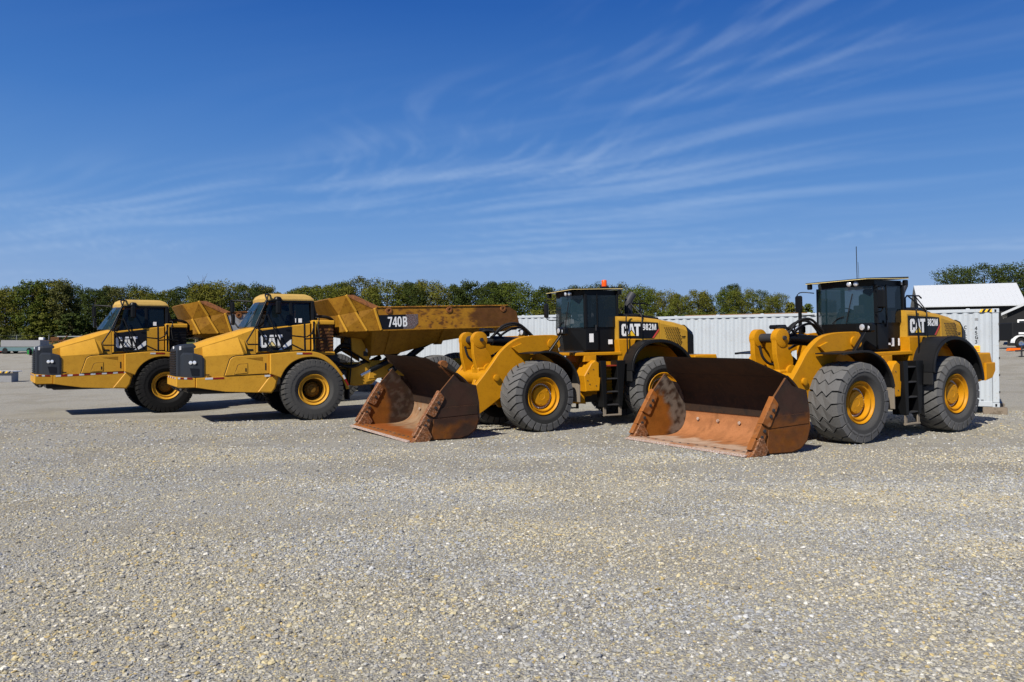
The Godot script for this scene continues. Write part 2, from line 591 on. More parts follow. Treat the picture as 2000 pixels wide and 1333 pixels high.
# ---------------------------------------------------------------- ground
func steps_list(parts: Array) -> PackedFloat32Array:
	var o := PackedFloat32Array()
	for p in parts:
		var x: float = p[0]
		while (x < p[1] - 1e-4):
			o.append(x)
			x += p[2]
	return o

func sheet(called: String, xs: PackedFloat32Array, zs: PackedFloat32Array, lift: float, tint: Callable, m: Material, keep = null) -> MeshInstance3D:
	var v := PackedVector3Array()
	var nn := PackedVector3Array()
	var cc := PackedColorArray()
	var idx := PackedInt32Array()
	for z in zs:
		for x in xs:
			v.append(Vector3(x, ground_y(x, z) + lift, z))
			nn.append(Vector3(ground_y(x - 0.3, z) - ground_y(x + 0.3, z), 0.6, ground_y(x, z - 0.3) - ground_y(x, z + 0.3)).normalized())
			cc.append(tint.call(x, z))
	var w := xs.size()
	for j in zs.size() - 1:
		for i in w - 1:
			if keep != null and not keep.call((xs[i] + xs[i + 1]) / 2, (zs[j] + zs[j + 1]) / 2): continue
			var a := j * w + i
			idx.append_array([a, a + 1, a + w, a + 1, a + w + 1, a + w])
	var arr := []
	arr.resize(Mesh.ARRAY_MAX)
	arr[Mesh.ARRAY_VERTEX] = v
	arr[Mesh.ARRAY_NORMAL] = nn
	arr[Mesh.ARRAY_COLOR] = cc
	arr[Mesh.ARRAY_INDEX] = idx
	var am := ArrayMesh.new()
	am.add_surface_from_arrays(Mesh.PRIMITIVE_TRIANGLES, arr)
	return obj(called, am, m)

var track_noise := FastNoiseLite.new()
var patch_noise := FastNoiseLite.new()

# wheel tracks pressed into the gravel: centre x, centre z, radius, strength
const TRACKS := [[-14.0, 22.0, 35.0, 1.0], [-14.0, 22.0, 37.4, 1.0], [30.0, 18.0, 44.0, 0.8], [30.0, 18.0, 46.3, 0.8], [4.0, -60.0, 43.5, 1.0], [4.0, -60.0, 46.0, 1.0], [-40.0, -40.0, 46.0, 0.7], [-40.0, -40.0, 48.4, 0.7], [2.0, 60.0, 74.0, 0.9], [2.0, 60.0, 76.4, 0.9]]

# how worn down and dusty the gravel is here: 0 loose stones, 1 driven flat
func worn_at(x: float, z: float) -> float:
	var a := track_noise.get_noise_2d(x * 0.5 + z * 0.12, z * 1.7 + x * 0.2)
	var b := patch_noise.get_noise_2d(x, z)
	var k := 0.36 + a * 0.9 + b * 0.7
	for t in TRACKS:
		var d: float = abs(Vector2(x - t[0], z - t[1]).length() - t[2]) / 0.42
		if d < 2.5: k += 0.55 * t[3] * exp(-d * d)
	return clampf(k, 0.0, 1.0)

# broad drifts of tan and of blue-grey stone
func macro_tint(x: float, z: float) -> Color:
	var b := patch_noise.get_noise_2d(x * 1.6 + 40.0, z * 2.2) + 0.5 * track_noise.get_noise_2d(x * 0.7 + 9.0, z * 1.1)
	return Color(0.96, 0.98, 1.0).lerp(Color(1.08, 1.03, 0.895), sm(-0.45, 0.45, b))

func make_ground() -> void:
	track_noise.seed = 5; track_noise.frequency = 0.22; track_noise.fractal_octaves = 3
	patch_noise.seed = 8; patch_noise.frequency = 0.13; patch_noise.fractal_octaves = 3
	var CV := FastNoiseLite.TYPE_CELLULAR
	var val := FastNoiseLite.RETURN_CELL_VALUE
	var gravel := noise_tex(1024, 41, Color(0.292, 0.274, 0.220), [
		[95.0, 1, 0.40, 0.46, Color(0.225, 0.226, 0.222), 0.9, CV, val],
		[95.0, 1, 0.62, 0.64, Color(0.335, 0.295, 0.195), 0.85, CV, val],
		[150.0, 1, 0.70, 0.74, Color(0.40, 0.39, 0.36), 0.85, CV, val],
		[150.0, 1, 0.26, 0.20, Color(0.14, 0.14, 0.142), 0.8, CV, val],
		[8.0, 4, 0.40, 0.75, Color(0.305, 0.285, 0.235), 0.5],
		[260.0, 2, 0.35, 0.75, Color(0.34, 0.33, 0.29), 0.35]])
	var blotch := noise_tex(512, 43, Color(1, 1, 1), [
		[4.0, 5, 0.35, 0.72, Color(0.86, 0.84, 0.80), 0.9],
		[11.0, 5, 0.50, 0.75, Color(1.08, 1.09, 1.11), 0.8]])
	var gm := mat("gravel", Color(1, 1, 1), 0.95, gravel, 0.36)
	gm.uv1_world_triplanar = true
	gm.vertex_color_use_as_albedo = true
	gm.detail_enabled = true
	gm.detail_blend_mode = BaseMaterial3D.BLEND_MODE_MUL
	gm.detail_uv_layer = BaseMaterial3D.DETAIL_UV_2
	gm.detail_albedo = blotch
	gm.uv2_triplanar = true
	gm.uv2_world_triplanar = true
	gm.uv2_scale = Vector3.ONE * 0.047
	gm.heightmap_enabled = true
	gm.heightmap_texture = grey_tex(1024, 42, 120.0, 3, FastNoiseLite.TYPE_CELLULAR)
	gm.heightmap_scale = 1.6
	var xs := steps_list([[-420.0, -80.0, 20.0], [-80.0, -22.0, 2.0], [-22.0, 22.0, 0.25], [22.0, 80.0, 2.0], [80.0, 421.0, 20.0]])
	var zs := steps_list([[-900.0, -140.0, 30.0], [-140.0, -44.0, 3.0], [-44.0, -24.0, 0.4], [-24.0, -3.0, 0.2], [-3.0, 21.0, 3.0]])
	var tint := func(x: float, z: float) -> Color:
		var k := worn_at(x, z)
		var c := Color(1.12, 1.115, 1.10).lerp(Color(1.42, 1.365, 1.225), sm(0.3, 0.95, k))
		return c * macro_tint(x, z)
	var g := sheet("ground", xs, zs, 0.0, tint, gm)
	g.set_meta("kind", "structure")

	# the grass field beyond the yard
	var grass := mat("grass", Color(1, 1, 1), 0.95, noise_tex(512, 45, Color(0.085, 0.105, 0.035), [
		[6.0, 5, 0.45, 0.7, Color(0.14, 0.145, 0.06), 0.8], [60.0, 4, 0.5, 0.8, Color(0.05, 0.065, 0.02), 0.7]]), 0.12)
	grass.uv1_world_triplanar = true
	var gx := steps_list([[-420.0, 421.0, 6.0]])
	var gz := steps_list([[-900.0, -160.0, 20.0], [-160.0, -60.0, 3.0]])
	var f := sheet("field", gx, gz, 0.12, func(_x: float, _z: float) -> Color: return Color(1, 1, 1), grass, func(x: float, z: float) -> bool: return -z > 93.0 + 0.02 * x and (x < 30.0 or -z > 125.0))
	f.set_meta("kind", "structure")

# loose stones: sharp little blocks, far too many to count
func stone_mesh(at: int) -> ArrayMesh:
	var r := RandomNumberGenerator.new()
	r.seed = at
	var mb := MB.new()
	var rings := []
	var sides := 6
	for k in 3:
		var ring := []
		var rad: float = [0.72, 1.0, 0.6][k]
		for i in sides:
			var t := TAU * (i + 0.5 * (k % 2)) / sides + r.randf_range(-0.25, 0.25)
			var q := rad * r.randf_range(0.72, 1.1)
			ring.append(Vector3(cos(t) * q, [-0.5, 0.05, 0.52][k] + r.randf_range(-0.12, 0.12), -sin(t) * q))
		rings.append(ring)
	mb.loft(rings, false, true)
	return mb.mesh()

func make_stones() -> void:
	var sm_ := mat("stones", Color(1, 1, 1), 0.9)
	sm_.vertex_color_use_as_albedo = true
	var hues := [Color(0.27, 0.268, 0.258), Color(0.32, 0.318, 0.305), Color(0.215, 0.217, 0.222), Color(0.36, 0.325, 0.225), Color(0.33, 0.265, 0.14), Color(0.295, 0.282, 0.235), Color(0.46, 0.455, 0.44), Color(0.26, 0.27, 0.295), Color(0.345, 0.33, 0.28), Color(0.13, 0.127, 0.122)]
	var r := RandomNumberGenerator.new()
	r.seed = 71
	var kinds := [["coarse gravel stones lying loose across the foreground of the yard", 100000, 0.0095, 0.0225], ["fine grey gravel chippings scattered between the larger stones", 190000, 0.006, 0.012], ["bigger pale stones dotted over the driven gravel", 30000, 0.013, 0.034]]
	for k in kinds.size():
		var count: int = kinds[k][1]
		var buf := PackedFloat32Array()
		var made := 0
		var tries := 0
		var far: float = [17.0, 12.5, 24.0][k]
		while made < count and tries < count * 3:
			tries += 1
			var zz := sqrt(lerpf(18.5, far * far, r.randf()))
			var x := r.randf_range(-0.5, 0.5) * (zz * 1.305 + 4.0)
			var worn := worn_at(x, -zz)
			if r.randf() < worn * [0.75, 0.4, 0.8][k]: continue
			var s: float = lerpf(kinds[k][2], kinds[k][3], pow(r.randf(), 2.2))
			var y := ground_y(x, -zz) + s * r.randf_range(0.0, 0.28)
			var a := r.randf() * TAU
			var b := Basis(Vector3(0, 1, 0), a) * Basis(Vector3(1, 0, 0), r.randf_range(-0.5, 0.5)) * Basis.from_scale(Vector3(s * r.randf_range(0.8, 1.35), s * r.randf_range(0.5, 0.95), s * r.randf_range(0.7, 1.1)))
			var c: Color = hues[r.randi() % 10] if r.randf() < 0.62 else hues[r.randi() % 4]
			var q := r.randf_range(0.98, 1.38)
			c *= macro_tint(x, -zz)
			buf.append_array([b.x.x, b.y.x, b.z.x, x, b.x.y, b.y.y, b.z.y, y, b.x.z, b.y.z, b.z.z, -zz, c.r * q, c.g * q, c.b * q, 1.0])
			made += 1
		var mm := MultiMesh.new()
		mm.transform_format = MultiMesh.TRANSFORM_3D
		mm.use_colors = true
		mm.mesh = stone_mesh(300 + k)
		mm.instance_count = made
		mm.buffer = buf
		var o := MultiMeshInstance3D.new()
		o.name = numbered("gravel_stones")
		o.multimesh = mm
		o.material_override = sm_
		add_child(o)
		tag(o, kinds[k][0], "gravel", "", "stuff")

# ---------------------------------------------------------------- wheels
func tyre_mesh(R: float, hw: float, r0: float, lugs: int, depth: float, style: String) -> Array:
	var mb := MB.new()
	var c := R - depth
	mb.lathe([Vector2(r0 - 0.02, -hw * 0.66), Vector2(r0 + 0.05, -hw * 0.80), Vector2(r0 + 0.16, -hw * 0.96), Vector2((r0 + R) * 0.53, -hw), Vector2(R - 0.16, -hw * 0.985), Vector2(c - 0.05, -hw * 0.93), Vector2(c - 0.004, -hw * 0.80), Vector2(c, 0.0),
		Vector2(c - 0.004, hw * 0.80), Vector2(c - 0.05, hw * 0.93), Vector2(R - 0.16, hw * 0.985), Vector2((r0 + R) * 0.53, hw), Vector2(r0 + 0.16, hw * 0.96), Vector2(r0 + 0.15, hw * 0.965), Vector2(r0 + 0.12, hw * 0.925), Vector2(r0 + 0.05, hw * 0.80), Vector2(r0 - 0.02, hw * 0.66)], 56)
	var carcass := mb.mesh()
	mb = MB.new()
	var rows := []
	# each row: across positions (share of half width), radius drop, phase in pitches, share of pitch covered
	if style == "wave":
		rows.append([[-1.0, -0.93, -0.62, -0.3, 0.0, 0.3, 0.62, 0.93, 1.0], [0.2, 0.035, 0.008, 0.002, 0.0, 0.002, 0.008, 0.035, 0.2], [0.0, 0.0, 0.05, 0.52, 0.12, 0.52, 0.05, 0.0, 0.0], 0.92, 0.0])
	elif style == "chevron":
		rows.append([[-1.0, -0.93, -0.55, -0.2, 0.06], [0.19, 0.032, 0.006, 0.001, 0.0], [0.0, 0.0, 0.42, 0.80, 1.02], 0.85, 0.0])
		rows.append([[-0.03, 0.22, 0.55, 0.93, 1.0], [0.0, 0.001, 0.006, 0.032, 0.19], [0.98, 0.78, 0.42, 0.0, 0.0], 0.85, 0.5])
	else:
		rows.append([[-1.0, -0.93, -0.5, -0.05], [0.2, 0.035, 0.006, 0.0], [0.0, 0.0, 0.15, 0.35], 0.78, 0.0])
		rows.append([[0.05, 0.5, 0.93, 1.0], [0.0, 0.006, 0.035, 0.2], [0.35, 0.15, 0.0, 0.0], 0.78, 0.5])
	var r := RandomNumberGenerator.new()
	r.seed = 55
	for row in rows:
		var m: int = row[0].size()
		var pitch := TAU / lugs
		for i in lugs:
			var top0 := []; var top1 := []; var low0 := []; var low1 := []
			for k in m:
				var z: float = row[0][k] * hw * 1.005
				var rad: float = R - row[1][k] + r.randf_range(-0.004, 0.003)
				var under: float = min(rad - 0.012, c - 0.03) if abs(row[0][k]) < 0.95 else rad - 0.03
				var a0: float = (i + row[4] + row[2][k] + r.randf_range(-0.02, 0.02)) * pitch
				var a1: float = a0 + row[3] * pitch
				var e0 := Vector3(cos(a0), sin(a0), 0)
				var e1 := Vector3(cos(a1), sin(a1), 0)
				var zz := Vector3(0, 0, z)
				top0.append(e0.lerp(e1, 0.03) * rad + zz); top1.append(e1.lerp(e0, 0.03) * rad + zz)
				low0.append(e0 * under + zz); low1.append(e1 * under + zz)
			for k in m - 1:
				mb.quad(top0[k], top1[k], top1[k + 1], top0[k + 1])
				mb.quad(low0[k], top0[k], top0[k + 1], low0[k + 1])
				mb.quad(top1[k], low1[k], low1[k + 1], top1[k + 1])
			mb.quad(low0[0], low1[0], top1[0], top0[0])
			mb.quad(top0[m - 1], top1[m - 1], low1[m - 1], low0[m - 1])
	return [carcass, mb.mesh()]

var shared := {}

func make_wheel_meshes() -> void:
	stain.seed = 31; stain.frequency = 1.0; stain.fractal_octaves = 4
	shared["tyre_wave"] = tyre_mesh(0.935, 0.42, 0.47, 20, 0.10, "wave")
	shared["tyre_chevron"] = tyre_mesh(0.935, 0.40, 0.47, 26, 0.07, "chevron")
	shared["tyre_block"] = tyre_mesh(0.935, 0.375, 0.45, 36, 0.045, "block")
	var rim := MB.new()
	rim.lathe([Vector2(0.475, 0.02), Vector2(0.485, 0.27), Vector2(0.495, 0.315), Vector2(0.478, 0.335), Vector2(0.455, 0.315), Vector2(0.445, 0.275), Vector2(0.425, 0.262), Vector2(0.405, 0.275), Vector2(0.39, 0.29), Vector2(0.372, 0.285), Vector2(0.362, 0.25), Vector2(0.35, 0.135), Vector2(0.335, 0.125), Vector2(0.262, 0.125)], 56)
	shared["rim_loader"] = rim.mesh()
	var hub := MB.new()
	hub.lathe([Vector2(0.262, 0.12), Vector2(0.258, 0.205), Vector2(0.245, 0.22), Vector2(0.09, 0.228), Vector2(0.085, 0.222), Vector2(0.0, 0.222)], 40)
	for k in 5:
		var a := TAU * (k + 0.3) / 5
		hub.xf = Transform3D(Basis.IDENTITY, Vector3(cos(a) * 0.2, sin(a) * 0.2, 0.222))
		hub.lathe([Vector2(0.014, 0.0), Vector2(0.014, 0.012), Vector2(0.0, 0.012)], 6)
	shared["hub_loader"] = hub.mesh()
	var nuts := MB.new()
	for k in 36:
		var a := TAU * k / 36
		nuts.xf = Transform3D(Basis.IDENTITY, Vector3(cos(a) * 0.308, sin(a) * 0.308, 0.122))
		nuts.lathe([Vector2(0.019, 0.0), Vector2(0.019, 0.045), Vector2(0.0, 0.045)], 6)
	shared["nuts"] = nuts.mesh()
	var rim2 := MB.new()
	rim2.lathe([Vector2(0.455, 0.02), Vector2(0.465, 0.25), Vector2(0.478, 0.292), Vector2(0.462, 0.31), Vector2(0.438, 0.29), Vector2(0.425, 0.25), Vector2(0.40, 0.235), Vector2(0.375, 0.25), Vector2(0.36, 0.262), Vector2(0.346, 0.255), Vector2(0.335, 0.2)], 56)
	shared["rim_truck"] = rim2.mesh()
	var hub2 := MB.new()
	hub2.lathe([Vector2(0.336, 0.2), Vector2(0.325, -0.06), Vector2(0.29, -0.09), Vector2(0.2, -0.09)], 48)
	hub2.lathe([Vector2(0.235, -0.09), Vector2(0.23, 0.05), Vector2(0.19, 0.075), Vector2(0.17, 0.11), Vector2(0.1, 0.125), Vector2(0.09, 0.15), Vector2(0.0, 0.155)], 32)
	for k in 12:
		var a := TAU * k / 12
		hub2.xf = Transform3D(Basis.IDENTITY, Vector3(cos(a) * 0.205, sin(a) * 0.205, 0.05))
		hub2.lathe([Vector2(0.017, 0.0), Vector2(0.017, 0.03), Vector2(0.0, 0.03)], 6)
	shared["hub_truck"] = hub2.mesh()

func wheel(parent: Node3D, xf: Transform3D, tyre: String, tyre_mat: String, side_mat: String, kind: String, paint: String, spin: float, label := "") -> void:
	var w := part("wheel", parent, xf * Transform3D(Basis(Vector3(0, 0, 1), spin), Vector3.ZERO))
	if label: w.set_meta("label", label)
	obj("tyre", shared[tyre][0], mats[side_mat], w)
	obj("tread", shared[tyre][1], mats[tyre_mat], w)
	obj("rim", shared["rim_" + kind], mats[paint], w)
	obj("hub", shared["hub_" + kind], mats[paint if kind == "loader" else "rim_inner"], w)
	if kind == "loader": obj("wheel_nuts", shared["nuts"], mats["tape_white"], w)
	# the brake drum and the axle end on the inner side
	var b := MB.new()
	b.lathe([Vector2(0.0, -0.46), Vector2(0.24, -0.46), Vector2(0.26, -0.42), Vector2(0.26, 0.0)], 24)
	b.lathe([Vector2(0.40, -0.27), Vector2(0.42, 0.02)], 32)
	obj("axle_end", b, mats["steel_dark"], w)

# ---------------------------------------------------------------- lettering and logo
func letter_polys() -> Array:
	return [
		V2([0.70, 0.62, 0.70, 0.84, 0.57, 1.0, 0.14, 1.0, 0.0, 0.86, 0.0, 0.14, 0.14, 0.0, 0.57, 0.0, 0.70, 0.16, 0.70, 0.38, 0.44, 0.38, 0.44, 0.2, 0.27, 0.2, 0.27, 0.8, 0.44, 0.8, 0.44, 0.62]),
		V2([0.74, 0.0, 1.02, 1.0, 1.36, 1.0, 1.64, 0.0, 1.37, 0.0, 1.33, 0.17, 1.05, 0.17, 1.01, 0.0]),
		V2([1.78, 0.0, 1.78, 0.78, 1.56, 0.78, 1.56, 1.0, 2.28, 1.0, 2.28, 0.78, 2.06, 0.78, 2.06, 0.0])]

# three block letters over a triangle, h high, lower left corner at the origin of xf
func cat_logo(parent: Node3D, xf: Transform3D, h: float, tri_mat: String) -> void:
	for p in letter_polys():
		var mb := MB.new()
		var q := PackedVector2Array()
		for k in p: q.append(k * Vector2(h * 0.77, h))
		mb.prism(q, 0.0, 0.004)
		obj("letter", mb, mats["white_paint"], parent, xf)
	var slot := MB.new()
	slot.prism(V2([1.145 * h * 0.77, 0.56 * h, 1.235 * h * 0.77, 0.56 * h, 1.205 * h * 0.77, 0.76 * h, 1.175 * h * 0.77, 0.76 * h]), 0.0045, 0.006)
	obj("letter_counter", slot, mats["decal_black"], parent, xf)
	var o := MB.new()
	o.prism(V2([0.62 * h * 0.77, -0.04 * h, 1.76 * h * 0.77, -0.04 * h, 1.19 * h * 0.77, 0.56 * h]), 0.0045, 0.007)
	obj("logo_triangle_border", o, mats["decal_black"], parent, xf)
	var t := MB.new()
	t.prism(V2([0.76 * h * 0.77, 0.01 * h, 1.62 * h * 0.77, 0.01 * h, 1.19 * h * 0.77, 0.45 * h]), 0.0075, 0.010)
	obj("logo_triangle", t, mats[tri_mat], parent, xf)

func lettering(parent: Node3D, words: String, xf: Transform3D, h: float, squeeze := 0.8, m := "white_paint", bold := true) -> MeshInstance3D:
	var t := TextMesh.new()
	var f := SystemFont.new()
	f.font_names = PackedStringArray(["Droid Sans"])
	f.font_weight = 700 if bold else 400
	t.font = f
	t.text = words
	t.font_size = 64
	t.pixel_size = h / 46.0
	t.depth = 0.004
	t.horizontal_alignment = HORIZONTAL_ALIGNMENT_LEFT
	t.vertical_alignment = VERTICAL_ALIGNMENT_CENTER
	return obj("lettering", t, mats[m], parent, xf * Transform3D(Basis.from_scale(Vector3(squeeze, 1, 1)), Vector3.ZERO))

func at(x: float, y: float, z: float) -> Transform3D:
	return Transform3D(Basis.IDENTITY, Vector3(x, y, z))

func flip_z(xf: Transform3D) -> Transform3D:
	return xf * Transform3D(Basis.from_scale(Vector3(1, 1, -1)), Vector3.ZERO)

# ---------------------------------------------------------------- bucket of a loader
var stain := FastNoiseLite.new()

# rust and bare steel on the bucket plates, as they lie in the photograph; linear colours
func plate_stain(x: float, y: float, z: float, inner: bool, orange: bool) -> Color:
	var a := stain.get_noise_3d(x * 1.3, y * 1.3, z * 1.3)
	var b := stain.get_noise_3d(x * 5.0 + 7.0, y * 5.0, z * 5.0)
	var rust := Color(0.185, 0.062, 0.011).lerp(Color(0.12, 0.046, 0.013), clampf(0.5 + b, 0, 1))
	var brown := Color(0.050, 0.027, 0.018).lerp(Color(0.034, 0.022, 0.018), clampf(0.5 + a * 1.5, 0, 1))
	var steel := Color(0.15, 0.125, 0.105)
	if inner:
		rust = rust.lerp(Color(0.27, 0.095, 0.015), 0.6)
		var edge: float = (-x - 2.62 if orange else -x - 2.80) - 0.30 * maxf(y - 0.55, 0.0) + a * 0.22
		var k := sm(-0.02, 0.14, edge) * sm(1.12, 0.86, y + b * 0.15 + a * 0.2)
		var metal := brown.lerp(steel, sm(-0.15, 0.3, b + 0.25 - abs(x + 2.5) * 0.5)) if orange else brown.lerp(steel, 0.25 * sm(0.0, 0.3, b))
		return metal.lerp(rust, k * (1.0 if orange else 0.85))
	var line := (0.78 if orange else 0.44) + a * 0.35 + b * 0.10
	var r2 := rust if orange else rust.lerp(brown, clampf(0.35 + a * 2.2, 0.0, 0.9))
	return brown.lerp(r2, sm(line + 0.10, line - 0.10, y))

func stained_plate(poly: PackedVector2Array, z0: float, z1: float, colour: Callable, inner_side: float, cell := 0.22, rim_tint := Color(0.14, 0.06, 0.025)) -> MB:
	var mb := MB.new()
	var idx := Geometry2D.triangulate_polygon(poly)
	var tris := []
	for k in range(0, idx.size(), 3): tris.append([poly[idx[k]], poly[idx[k + 1]], poly[idx[k + 2]]])
	for level in 7:
		var nt := []
		for t in tris:
			var ab: Vector2 = (t[0] + t[1]) / 2.0
			var bc: Vector2 = (t[1] + t[2]) / 2.0
			var ca: Vector2 = (t[2] + t[0]) / 2.0
			if (t[0] - t[1]).length() + (t[1] - t[2]).length() + (t[2] - t[0]).length() < cell: nt.append(t)
			else: nt.append_array([[t[0], ab, ca], [ab, t[1], bc], [ca, bc, t[2]], [ab, bc, ca]])
		tris = nt
	for z in [z0, z1]:
		var inner: bool = (z - (z0 + z1) / 2.0) * inner_side > 0
		var nn := Vector3(0, 0, sign(z - (z0 + z1) / 2.0))
		for t in tris:
			var ccw: bool = (t[1] - t[0]).cross(t[2] - t[0]) > 0
			for p in (t if ccw == (nn.z < 0) else [t[0], t[2], t[1]]):
				mb.v.append(Vector3(p.x, p.y, z)); mb.n.append(nn)
				mb.c.append(colour.call(p.x, p.y, z, inner))
	mb.tint = rim_tint
	for i in poly.size():
		var p := poly[i]
		var q := poly[(i + 1) % poly.size()]
		mb.quad(Vector3(p.x, p.y, z0), Vector3(q.x, q.y, z0), Vector3(q.x, q.y, z1), Vector3(p.x, p.y, z1))
	return mb

# side of a dump body: paint with rust specks, scraped to bare brown steel towards the tail
func body_stain(x: float, y: float, z: float, _inner: bool, white: bool) -> Color:
	var a := stain.get_noise_3d(x * 0.8, y * 1.6, z)
	var b := stain.get_noise_3d(x * 6.0, y * 7.0, z + 4.0)
	var c := stain.get_noise_3d(x * 2.0 + 3.0, y * 2.6, z + 9.0)
	var paint := Color(0.40, 0.19, 0.016).lerp(Color(0.33, 0.145, 0.016), clampf(0.5 + c * 1.4, 0, 1))
	if white:
		paint = Color(0.40, 0.42, 0.45).lerp(Color(0.33, 0.33, 0.32), clampf(0.5 + c, 0, 1))
		var run := stain.get_noise_3d(x * 7.0, y * 0.6, z)
		return paint.lerp(Color(0.20, 0.09, 0.03), 0.8 * sm(0.22, 0.42, run + 0.12 * (y - 3.0))).lerp(Color(0.24, 0.11, 0.03), sm(3.30, 3.40, y + b * 0.1))
	var brown := Color(0.075, 0.031, 0.013).lerp(Color(0.12, 0.05, 0.018), clampf(0.5 + b, 0, 1))
	var dense := 0.16 * exp(-pow((x - 4.3) / 0.55, 2.0)) + 0.10 * sm(3.2, 3.42, y) - 0.06 * sm(3.4, 2.8, x)
	var k := sm(0.20, 0.34, b * 0.8 + c * 0.45 + dense)
	var tail := sm(-0.12, 0.16, x - 5.25 + a * 0.9 + b * 0.25 + 0.5 * (y - 3.1))
	return paint.lerp(brown, clampf(k * 0.85 + tail * 0.9, 0.0, 0.95))

# floor and heel as one bent sheet, stained in streaks along the digging direction
func stained_floor(line: PackedVector2Array, hw: float, orange: bool) -> MB:
	var mb := MB.new()
	var m := 48
	for i in line.size() - 1:
		for j in m:
			var q := []
			for c in [[i, j], [i + 1, j], [i + 1, j + 1], [i, j + 1]]:
				var p := line[c[0]]
				q.append(Vector3(p.x, p.y, lerpf(-hw, hw, float(c[1]) / m)))
			var d := (line[i + 1] - line[i]).normalized()
			var nn := Vector3(-d.y, d.x, 0)
			for k in [0, 1, 2, 0, 2, 3]:
				var v: Vector3 = q[k]
				var a := stain.get_noise_3d(v.x * 1.2, 3.0, v.z * 2.4)
				var b := stain.get_noise_3d(v.x * 2.5 + 9.0, 5.0, v.z * 9.0)
				var pale := Color(0.46, 0.335, 0.25) if orange else Color(0.27, 0.18, 0.11)
				var rust := Color(0.34, 0.145, 0.06) if orange else Color(0.26, 0.078, 0.018)
				var where := sm(-2.74, -2.95, v.x + a * 0.5) if orange else sm(-3.15, -2.85, v.x + a * 0.3)
				mb.v.append(v); mb.n.append(nn)
				mb.c.append(rust.lerp(pale, clampf(where * (1.0 + b * 1.1), 0.0, 1.0)).lerp(Color(0.12, 0.05, 0.025), 0.5 * sm(0.22, 0.5, b + a * 0.3)))
	return mb

